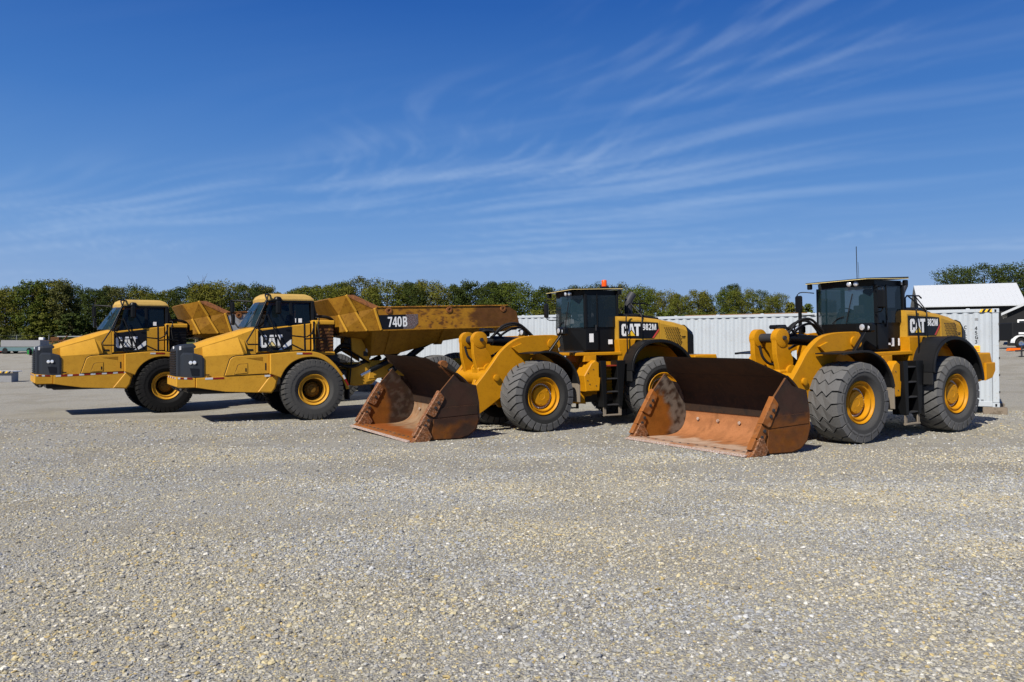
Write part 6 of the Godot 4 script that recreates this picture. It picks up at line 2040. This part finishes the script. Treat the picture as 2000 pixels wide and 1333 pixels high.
# ---------------------------------------------------------------- barn and shed on the right
func make_buildings() -> void:
	var ax := Vector3(0.93, 0, 0.37).normalized()   # along the ridge, to the right
	var bk := Vector3(ax.z, 0, -ax.x)               # away from the camera
	var p := Vector3(0.522 * 100.0, 0, -100.0)       # left end of the near eave
	var g := ground_y(p.x, p.z) - 0.4
	var eave := 2.05 + 91.0 * 100.0 / 1532.0
	var L := 11.2
	var half := 5.2
	var rise := 2.9
	var turn := atan2(-ax.z, ax.x)
	var root := thing("barn", "long barn with a white metal roof and black walls behind the containers", "barn", Vector3(p.x, g, p.z), turn)
	var E := eave - g
	var w := MB.new()
	w.box(Vector3(L / 2, E / 2, -half), Vector3(L - 0.6, E, 2 * half - 0.6))
	w.loft([[Vector3(0.3, E, -0.3), Vector3(0.3, E, -2 * half + 0.3), Vector3(0.3, E + rise - 0.2, -half)], [Vector3(L - 0.3, E, -0.3), Vector3(L - 0.3, E, -2 * half + 0.3), Vector3(L - 0.3, E + rise - 0.2, -half)]])
	obj("wall", w, mats["barn_black"], root)
	for s in 2:
		var r := MB.new()
		var z0 := 0.35 if s == 0 else -2 * half - 0.35
		r.loft([[Vector3(-0.3, E - 0.2, z0), Vector3(L + 0.3, E - 0.2, z0), Vector3(L + 0.3, E + rise, -half), Vector3(-0.3, E + rise, -half)], [Vector3(-0.3, E - 0.08, z0), Vector3(L + 0.3, E - 0.08, z0), Vector3(L + 0.3, E + rise + 0.12, -half), Vector3(-0.3, E + rise + 0.12, -half)]])
		obj("roof_slope", r, mats["roof_white"], root)
		var seams := MB.new()
		for k in 24:
			var x := -0.25 + (L + 0.5) * k / 23.0
			seams.bar(Vector3(x, E - 0.07, z0), Vector3(x, E + rise + 0.13, -half), 0.04, 0.03)
		obj("roof_seams", seams, mats["roof_white"], root)
	var trim := MB.new()
	trim.bar(Vector3(0.27, E - 0.15, 0.2), Vector3(0.27, E + rise - 0.15, -half), 0.03, 0.14)
	trim.bar(Vector3(0.27, E - 0.9, -0.2), Vector3(0.27, E - 0.9, -half), 0.03, 0.12)
	trim.bar(Vector3(0.27, E - 1.7, -0.2), Vector3(0.27, E - 1.7, -half), 0.03, 0.12)
	obj("gable_trim", trim, mats["white_paint"], root)

	var q := Vector3(0.632 * 64.0, 0, -64.0)
	var gq := ground_y(q.x, q.z) - 0.3
	var shed := thing("shed", "black shed with a white roof edge at the right side of the photo", "shed", Vector3(q.x, gq, q.z), deg_to_rad(-33.0))
	var eh := 2.05 + 77.0 * 64.0 / 1532.0 - gq
	var sw := MB.new()
	sw.prism(V2([0.0, 0.0, 9.0, 0.0, 9.0, eh, 4.5, eh + 2.2, 0.0, eh]), -7.0, 0.0)
	obj("wall", sw, mats["barn_black"], shed)
	for s in 2:
		var r := MB.new()
		var x0 := -0.4 if s == 0 else 9.4
		r.loft([[Vector3(x0, eh - 0.2, 0.4), Vector3(4.5, eh + 2.2, 0.4), Vector3(4.5, eh + 2.2, -7.4), Vector3(x0, eh - 0.2, -7.4)], [Vector3(x0, eh, 0.4), Vector3(4.5, eh + 2.4, 0.4), Vector3(4.5, eh + 2.4, -7.4), Vector3(x0, eh, -7.4)]])
		obj("roof_slope", r, mats["roof_white"], shed)
	var wn := part("window", shed)
	var wf := MB.new()
	wf.box(Vector3(1.35, 2.05, 0.02), Vector3(1.3, 0.75, 0.06), 0.02)
	obj("window_frame", wf, mats["white_paint"], wn)
	var wg := MB.new()
	wg.box(Vector3(1.35, 2.05, 0.055), Vector3(1.05, 0.52, 0.02))
	obj("pane", wg, mats["glass_dark"], wn)

# ---------------------------------------------------------------- trees
func leaf_mat(called: String, col: Color) -> StandardMaterial3D:
	var m := mat(called, Color(1, 1, 1), 0.8)
	m.vertex_color_use_as_albedo = true
	m.albedo_color = col
	m.backlight_enabled = true
	m.backlight = Color(0.35, 0.42, 0.12)
	m.metallic_specular = 0.25
	m.cull_mode = BaseMaterial3D.CULL_DISABLED
	return m

# crown about 1 m high and wide; leaves gather in clumps with gaps between them
func crown_mesh(at_seed: int, clumps: int, leaves: int, shape: String, leaf: float) -> ArrayMesh:
	var r := RandomNumberGenerator.new()
	r.seed = at_seed
	var v := PackedVector3Array()
	var nn := PackedVector3Array()
	var cc := PackedColorArray()
	for k in clumps:
		var t := (k + r.randf()) / clumps
		var y := lerpf(0.06, 0.94, t)
		var env := 0.5
		if shape == "oval": env = 0.46 * pow(sin(PI * clampf(0.12 + 0.86 * y, 0, 1)), 0.6)
		elif shape == "broad": env = 0.5 * pow(1.0 - pow(abs(y - 0.42) / 0.62, 2.4), 0.5)
		elif shape == "column": env = 0.36 * pow(1.0 - pow(abs(y - 0.4) / 0.66, 2.2), 0.6)
		elif shape == "bush": env = 0.5 * pow(1.0 - y * 0.92, 0.45)
		env = max(env if not is_nan(env) else 0.08, 0.06)
		var a := k * 2.39996 + r.randf_range(-0.5, 0.5)
		var rr := env * sqrt(r.randf_range(0.12, 1.0)) * 0.84
		var c := Vector3(cos(a) * rr, y, sin(a) * rr)
		var size := r.randf_range(0.09, 0.17) * (0.75 + 0.5 * env)
		var tone := r.randf_range(0.8, 1.2)
		var warm := r.randf_range(-0.08, 0.08)
		for i in leaves:
			var d := Vector3(r.randfn(), r.randfn() * 0.75, r.randfn()).normalized()
			var p := c + d * size * pow(r.randf(), 0.4) * Vector3(1.15, 0.85, 1.15)
			var n_ := (d + Vector3(r.randfn(), r.randfn() + 0.5, r.randfn()) * 0.55).normalized()
			var u := n_.cross(Vector3(r.randfn(), r.randfn(), r.randfn())).normalized() * leaf * r.randf_range(0.6, 1.3)
			var w := n_.cross(u).normalized() * leaf * r.randf_range(0.4, 0.9)
			var q := tone * r.randf_range(0.75, 1.25)
			var col := Color(q * (1.0 + warm), q, q * (1.0 - warm * 0.6))
			v.append_array([p - u, p + w, p + u, p - u, p + u, p - w])
			nn.append_array([n_, n_, n_, n_, n_, n_])
			cc.append_array([col, col, col, col, col, col])
	var arr := []
	arr.resize(Mesh.ARRAY_MAX)
	arr[Mesh.ARRAY_VERTEX] = v
	arr[Mesh.ARRAY_NORMAL] = nn
	arr[Mesh.ARRAY_COLOR] = cc
	var am := ArrayMesh.new()
	am.add_surface_from_arrays(Mesh.PRIMITIVE_TRIANGLES, arr)
	return am

func trunk_mesh(at_seed: int, bare: bool) -> ArrayMesh:
	var r := RandomNumberGenerator.new()
	r.seed = at_seed
	var mb := MB.new()
	mb.tube([Vector3(0, -0.03, 0), Vector3(0.01, 0.2, 0), Vector3(-0.01, 0.45, 0.01), Vector3(0.01, 0.8, 0)], [0.028, 0.022, 0.016, 0.006], 7)
	for k in 26 if bare else 8:
		var y := r.randf_range(0.22, 0.72)
		var a := r.randf() * TAU
		var l := r.randf_range(0.16, 0.34)
		var b := Vector3(cos(a), r.randf_range(0.5, 1.4), sin(a)).normalized()
		var e := Vector3(0, y, 0) + b * l
		mb.tube([Vector3(0, y, 0), Vector3(0, y, 0) + b * l * 0.5 + Vector3(0, 0.02, 0), e], [0.011, 0.007, 0.002], 5)
		if bare:
			for j in 4:
				var b2 := (b + Vector3(r.randfn(), r.randf(), r.randfn()) * 0.7).normalized()
				mb.tube([e - b * l * 0.12 * j, e - b * l * 0.12 * j + b2 * l * 0.5], [0.004, 0.0015], 4)
	return mb.mesh()

const NTH := ["first", "second", "third", "fourth", "fifth", "sixth", "seventh", "eighth", "ninth", "tenth", "eleventh", "twelfth", "thirteenth", "fourteenth", "fifteenth", "sixteenth", "seventeenth", "eighteenth", "nineteenth", "twentieth"]

func nth(k: int) -> String:
	if k < 20: return NTH[k]
	var tens: String = ["twenty", "thirty", "forty", "fifty"][(k + 1) / 10 - 2]
	var one := (k + 1) % 10
	return tens + "-" + NTH[one - 1] if one > 0 else tens.trim_suffix("y") + "ieth"

func make_trees() -> void:
	var bark := mat("bark", lin(0.055, 0.045, 0.036), 0.95)
	var tones := [leaf_mat("leaves_green", lin(0.072, 0.094, 0.013)), leaf_mat("leaves_olive", lin(0.094, 0.102, 0.014)), leaf_mat("leaves_dark", lin(0.042, 0.058, 0.011)), leaf_mat("leaves_yellowish", lin(0.112, 0.110, 0.016)), leaf_mat("leaves_grey", lin(0.085, 0.088, 0.024))]
	var tone_words := ["mid green", "olive green", "dark green", "yellowish green", "greyish green"]
	var crowns := [crown_mesh(1, 44, 170, "oval", 0.015), crown_mesh(2, 50, 160, "broad", 0.0145), crown_mesh(3, 36, 190, "oval", 0.016), crown_mesh(4, 34, 190, "column", 0.017), crown_mesh(5, 56, 150, "broad", 0.014), crown_mesh(6, 40, 175, "oval", 0.015)]
	var bushm := [crown_mesh(11, 20, 120, "bush", 0.034), crown_mesh(12, 24, 110, "bush", 0.030)]
	var trunks := [trunk_mesh(21, false), trunk_mesh(22, false), trunk_mesh(23, true)]
	var prof := V2([-160, 552, -60, 556, 0, 562, 40, 547, 100, 537, 130, 541, 170, 556, 230, 553, 300, 561, 350, 556, 420, 549, 470, 545, 520, 550, 560, 552, 600, 546, 650, 549, 700, 541, 740, 544, 790, 551, 850, 539, 880, 545, 930, 551, 960, 546, 1000, 549, 1040, 553, 1090, 549, 1130, 559, 1180, 542, 1240, 551, 1270, 549, 1310, 566, 1360, 561, 1400, 561, 1430, 546, 1460, 550, 1490, 561, 1520, 568, 1545, 588, 1575, 592, 1640, 600])
	var r := RandomNumberGenerator.new()
	r.seed = 99
	var spots := []
	var x := -150.0
	while x < 1530.0:
		spots.append([x + r.randf_range(-10, 10), 116.0 + r.randf_range(-4, 4), 0])
		x += r.randf_range(34.0, 50.0)
	x = -130.0
	while x < 1500.0:
		spots.append([x + r.randf_range(-14, 14), 128.0 + r.randf_range(-4, 5), 1])
		x += r.randf_range(44.0, 64.0)
	spots.append([1548.0, 113.0, 2]); spots.append([1575.0, 116.0, 2]); spots.append([1520.0, 122.0, 0])
	x = -140.0
	while x < 1560.0:
		spots.append([x + r.randf_range(-12, 12), 108.5 + r.randf_range(-3, 3), 3])
		x += r.randf_range(36.0, 52.0)
	spots.sort_custom(func(a, b): return a[0] < b[0])
	var count := [0, 0, 0, 0]
	for s in spots:
		var px: float = s[0]
		var Z: float = s[1]
		var row: int = s[2]
		var ytop := 560.0
		for k in prof.size() - 1:
			if px >= prof[k].x and px <= prof[k + 1].x: ytop = lerpf(prof[k].y, prof[k + 1].y, (px - prof[k].x) / (prof[k + 1].x - prof[k].x))
		ytop += r.randf_range(-3.0, 18.0) if row == 0 else (r.randf_range(-4.0, 14.0) if row == 1 else 0.0)
		var X := (px - 1000.0) / 1532.0 * Z
		var g := ground_y(X, -Z)
		var h := 2.05 + (689.0 - ytop) * Z / 1532.0 - g
		if row == 3: h = r.randf_range(2.2, 4.6)
		h = max(h, 2.0)
		var tone := r.randi() % 5
		if row == 1 and r.randf() < 0.5: tone = 2
		if px > 860 and px < 1010: tone = 2 if r.randf() < 0.55 else 0
		if px > 560 and px < 760 and r.randf() < 0.5: tone = 1
		var where: String = ["in the front row of the far treeline", "in the back row of the far treeline", "at the right end of the far treeline", "at the foot of the far treeline"][row]
		var kind := "bush" if row == 3 else "tree"
		var t := thing("deciduous_tree" if row < 3 else "bush", "%s %s %s, %s from the left" % [tone_words[tone], kind, where, nth(count[row])], kind, Vector3(X, g - 0.05, -Z), r.randf() * TAU, ["trees in the front row of the treeline", "trees in the back row of the treeline", "small trees at the treeline's end", "bushes below the treeline"][row])
		count[row] += 1
		var wide := h * r.randf_range(0.72, 0.98) if row < 3 else h * r.randf_range(1.2, 1.7)
		if row == 2: wide = h * 1.1
		wide = clampf(wide, 3.0, 9.5)
		var lift := 0.10 * h if row < 2 else 0.0
		obj("crown", bushm[r.randi() % 2] if row >= 2 else crowns[r.randi() % 6], tones[tone], t, Transform3D(Basis.from_scale(Vector3(wide, h - lift, wide)), Vector3(0, lift, 0)))
		obj("trunk", trunks[r.randi() % 2], bark, t, Transform3D(Basis.from_scale(Vector3(h * 0.9, h, h * 0.9)), Vector3.ZERO))
	# the bare tree that pokes out above the others
	var bx := (382.0 - 1000.0) / 1532.0 * 131.0
	var bt := thing("bare_tree", "leafless tree poking above the treeline left of the second truck's cab", "tree", Vector3(bx, ground_y(bx, -131.0), -131.0))
	var bh := 2.05 + (689.0 - 541.0) * 131.0 / 1532.0 - ground_y(bx, -131.0)
	obj("trunk", trunks[2], mats["bark_grey"], bt, Transform3D(Basis.from_scale(Vector3(bh * 0.5, bh * 1.0, bh * 0.5)), Vector3.ZERO))
	# dark oaks behind the barn
	var oaks := [[1866.0, 520.0, 128.0, 9.0, "dark oak rising behind the left half of the barn roof"], [1925.0, 513.0, 132.0, 10.0, "tall dark oak behind the right half of the barn roof"], [1985.0, 514.0, 126.0, 10.0, "dark oak behind the barn at the right edge of the photo"], [2050.0, 520.0, 130.0, 11.0, "dark oak standing farthest right behind the shed"]]
	for k in oaks.size():
		var q: Array = oaks[k]
		var X: float = (q[0] - 1000.0) / 1532.0 * q[2]
		var g := ground_y(X, -q[2])
		var h: float = 2.05 + (689.0 - q[1]) * q[2] / 1532.0 - g
		var t := thing("oak_tree", q[4], "tree", Vector3(X, g, -q[2]), k * 1.7, "oaks behind the barn")
		obj("crown", [crowns[1], crowns[4]][k % 2], tones[2], t, Transform3D(Basis.from_scale(Vector3(q[3], h * 0.86, q[3])), Vector3(0, h * 0.14, 0)))
		obj("trunk", trunks[k % 2], bark, t, Transform3D(Basis.from_scale(Vector3(h * 1.2, h, h * 1.2)), Vector3.ZERO))

# ---------------------------------------------------------------- small things at the edges of the yard
func spot(px: float, Z: float) -> Vector3:
	var X := (px - 1000.0) / 1532.0 * Z
	return Vector3(X, ground_y(X, -Z), -Z)

func make_yard_things() -> void:
	# white block with a hazard stripe, cut by the left edge of the picture
	var p := spot(-10.0, 46.0)
	var b := thing("barrier_block", "low grey concrete block with a yellow and black striped edge", "barrier", p, 0.05)
	var bm := MB.new()
	bm.box(Vector3(0, 0.30, 0), Vector3(2.3, 0.62, 0.7), 0.02)
	obj("block", bm, mats["concrete"], b)
	var bt := MB.new()
	bt.box(Vector3(0.03, 0.635, 0), Vector3(2.5, 0.05, 0.95), 0.01)
	obj("block_top", bt, mats["white_paint"], b)
	for k in 14:
		var hz := MB.new()
		var x0 := -1.2 + 0.17 * k
		hz.prism(V2([x0, 0.54, x0 + 0.085, 0.54, x0 + 0.17, 0.655, x0 + 0.085, 0.655]), 0.476, 0.482)
		obj("hazard_stripe", hz, mats["logo_yellow" if k % 2 == 0 else "decal_black"], b)
	var edge := MB.new()
	edge.box(Vector3(0.03, 0.60, 0.45), Vector3(2.5, 0.12, 0.05))
	obj("edge_board", edge, mats["mud"], b)

	# flat trailers and loads along the far edge of the yard, on the left
	var teal := mat("teal_paint", lin(0.10, 0.17, 0.19), 0.6)
	var t := thing("flatbed_trailer", "teal flatbed trailer parked at the far left edge of the yard", "trailer", spot(50.0, 84.0), 0.04)
	var tm := MB.new()
	tm.box(Vector3(0, 0.42, 0), Vector3(4.6, 0.40, 2.0), 0.03)
	obj("deck", tm, teal, t)
	for x in [-1.6, 0.9, 1.6]:
		for z in [-0.9, 0.9]:
			var w := MB.new()
			w.xf = at(x, 0.30, z)
			w.lathe([Vector2(0.0, -0.1), Vector2(0.28, -0.1), Vector2(0.31, 0.0), Vector2(0.28, 0.1), Vector2(0.0, 0.1)], 16)
			obj("wheel", w, mats["rubber"], t)
	var dr := MB.new()
	dr.bar(Vector3(2.2, 0.4, 0), Vector3(3.3, 0.35, 0), 0.12, 0.1)
	obj("drawbar", dr, mats["steel_dark"], t)
	var base: Vector3 = t.position
	var ld := MB.new()
	ld.box(Vector3(0, 0.36, 0), Vector3(4.2, 0.70, 1.6), 0.03)
	var lo := obj("crate", ld, mats["concrete"], null, at(base.x - 0.1, base.y + 0.66, base.z))
	tag(lo, "long pale grey crate lying on the teal trailer", "crate")
	var gr := MB.new()
	gr.box(Vector3(0, 0.22, 0), Vector3(1.0, 0.44, 0.8), 0.03)
	gr.tube(curve3([Vector3(-0.4, 0.44, 0), Vector3(0, 0.56, 0), Vector3(0.4, 0.44, 0)], 4), 0.03, 6)
	var go := obj("green_crate", gr, mat("green_plastic", lin(0.02, 0.22, 0.04), 0.5), null, at(spot(66.0, 82.0).x, spot(66.0, 82.0).y, -82.0))
	tag(go, "bright green crate on the gravel beside the teal trailer", "crate")
	var rk := thing("steel_rack", "black steel rack standing at the right end of the teal trailer", "rack", spot(80.0, 86.0), 0.1)
	for q in [-0.5, 0.5]:
		var po := MB.new()
		po.box(Vector3(q, 0.75, 0), Vector3(0.09, 1.5, 0.09))
		obj("post", po, mats["black_paint"], rk)
	for y in [0.35, 0.8, 1.25]:
		var ra := MB.new()
		ra.box(Vector3(0, y, 0), Vector3(1.1, 0.07, 0.5))
		obj("shelf", ra, mats["black_paint"], rk)
	var pk := MB.new()
	pk.box(Vector3(0.05, 1.45, 0), Vector3(0.5, 0.3, 0.4), 0.04)
	obj("white_load", pk, mats["white_paint"], rk)
	var rd := thing("red_cart", "low red cart with dark wheels at the far left edge", "cart", spot(3.0, 84.0), 0.0)
	var rm := MB.new()
	rm.box(Vector3(0, 0.30, 0), Vector3(1.2, 0.26, 0.9), 0.03)
	obj("tray", rm, mat("red_paint", lin(0.42, 0.035, 0.02), 0.5), rd)
	var heap := MB.new()
	heap.loft([[Vector3(-0.5, 0.42, 0.35), Vector3(0.5, 0.42, 0.35), Vector3(0.5, 0.42, -0.35), Vector3(-0.5, 0.42, -0.35)], [Vector3(-0.25, 0.95, 0.2), Vector3(0.3, 0.85, 0.2), Vector3(0.3, 0.85, -0.2), Vector3(-0.25, 0.95, -0.2)]])
	obj("engine_cover", heap, mats["black_paint"], rd)
	for x in [-0.45, 0.45]:
		for z in [-0.45, 0.45]:
			var w := MB.new()
			w.xf = at(x, 0.17, z)
			w.lathe([Vector2(0, -0.06), Vector2(0.17, -0.06), Vector2(0.17, 0.06), Vector2(0, 0.06)], 12)
			obj("wheel", w, mats["rubber"], rd)
	# dark implement behind the first truck's hood
	var im := thing("farm_implement", "dark rusty farm implement with thin frame bars beyond the first truck", "implement", spot(118.0, 88.0), 0.2)
	for k in 7:
		var ti := MB.new()
		ti.tube(curve3([Vector3(-2.2 + 0.75 * k, 1.1, 0.1 * (k % 3)), Vector3(-2.3 + 0.75 * k, 0.7, 0.3), Vector3(-2.1 + 0.75 * k, 0.05, 0.4)], 4), 0.06, 6)
		obj("tine", ti, mats["body_rust_dark"], im)
	var fb := MB.new()
	fb.bar(Vector3(-2.6, 1.12, 0), Vector3(3.6, 1.22, 0), 0.16, 0.14, 0.02)
	fb.bar(Vector3(-2.0, 0.9, -0.8), Vector3(3.2, 1.0, -0.8), 0.14, 0.12, 0.02)
	fb.bar(Vector3(0.2, 1.1, 0), Vector3(0.5, 1.75, -0.6), 0.12, 0.12, 0.02)
	fb.box(Vector3(-0.6, 1.3, -0.3), Vector3(0.9, 0.5, 0.7), 0.05)
	obj("frame_bar", fb, mats["body_rust_dark"], im)
	var rail := thing("pipe_rail", "pale horizontal pipe rail along the field behind the first truck", "rail", spot(160.0, 94.0), 0.0)
	var pr := MB.new()
	pr.tube([Vector3(-3.0, 1.35, 0), Vector3(14.0, 1.45, 0)], 0.07, 8)
	obj("pipe", pr, mats["concrete"], rail)
	for k in 5:
		var po := MB.new()
		po.box(Vector3(-2.8 + 4.1 * k, 0.68, 0), Vector3(0.1, 1.4, 0.1))
		obj("post", po, mats["timber"], rail)
	# wire fence along the field
	var fe := thing("wire_fence", "thin wire fence with grey posts in front of the trees on the left", "fence", spot(0.0, 97.0), 0.0)
	for k in 15:
		var po := MB.new()
		var X: float = -6.0 + 4.0 * k
		var gy: float = ground_y(fe.position.x + X, -97.0) - fe.position.y
		po.tube([Vector3(X, gy - 0.1, 0), Vector3(X, gy + 1.5, 0)], 0.04, 6)
		obj("post", po, mats["concrete"], fe)
	for y in [0.5, 0.95, 1.4]:
		var wi := MB.new()
		var pts := []
		for k in 15: pts.append(Vector3(-6.0 + 4.0 * k, ground_y(fe.position.x - 6.0 + 4.0 * k, -97.0) - fe.position.y + y, 0.05))
		wi.tube(pts, 0.012, 4)
		obj("wire", wi, mats["steel_dark"], fe)

	# black trailer with a white mudguard, and an orange barrier, in front of the shed
	var bl := thing("box_trailer", "black box trailer with a white arched mudguard at the right edge", "trailer", spot(2004.0, 57.0), 0.0)
	var bx := MB.new()
	bx.box(Vector3(0.35, 1.25, -0.9), Vector3(2.6, 1.3, 1.8), 0.05)
	obj("box_body", bx, mats["barn_black"], bl)
	var fnd := MB.new()
	var arc := PackedVector2Array()
	for k in 13: arc.append(Vector2(-0.45 + cos(PI - PI * k / 12.0) * 0.56, 0.42 + sin(PI * k / 12.0) * 0.52))
	fnd.prism(plate(arc, 0.07), -0.1, 0.28)
	obj("mudguard", fnd, mats["white_paint"], bl)
	var tw := MB.new()
	tw.xf = at(-0.45, 0.38, 0.1)
	tw.lathe([Vector2(0.0, -0.1), Vector2(0.33, -0.12), Vector2(0.38, -0.06), Vector2(0.38, 0.06), Vector2(0.33, 0.12), Vector2(0.2, 0.12)], 24)
	obj("tyre", tw, mats["rubber"], bl)
	var th := MB.new()
	th.xf = at(-0.45, 0.38, 0.1)
	th.lathe([Vector2(0.21, 0.10), Vector2(0.2, 0.125), Vector2(0.1, 0.09), Vector2(0.0, 0.12)], 16)
	obj("wheel_rim", th, mats["chrome"], bl)
	var stripe := MB.new()
	stripe.box(Vector3(0.2, 1.12, 0.003), Vector3(1.4, 0.14, 0.012))
	obj("white_stripe", stripe, mats["white_paint"], bl)
	var ob := thing("orange_barrier", "low orange plastic barrier in front of the black trailer", "barrier", spot(1982.0, 55.0), 0.0)
	var om := MB.new()
	om.prism(V2([-0.5, 0.0, 0.5, 0.0, 0.47, 0.1, 0.42, 0.2, -0.42, 0.2, -0.47, 0.1]), -0.18, 0.18, 0.02)
	obj("barrier_body", om, mat("orange_plastic", lin(0.75, 0.14, 0.01), 0.5), ob)
	var tj := thing("trailer_jack", "grey trailer coupling with jack stand at the right edge", "coupling", spot(1996.0, 50.0), 0.0)
	var jm := MB.new()
	jm.tube([Vector3(0, 0.0, 0), Vector3(0, 0.75, 0)], 0.05, 8)
	jm.bar(Vector3(-0.4, 0.38, 0), Vector3(0.9, 0.45, 0), 0.12, 0.1, 0.02)
	jm.box(Vector3(0, 0.03, 0), Vector3(0.25, 0.06, 0.25))
	obj("jack_post", jm, mats["steel_dark"], tj)

func _ready() -> void:
	rng.seed = 12345
	make_light()
	make_materials()
	make_ground()
	make_containers()
	make_buildings()
	make_trees()
	make_trucks()
	make_loaders()
	make_yard_things()
	make_stones()
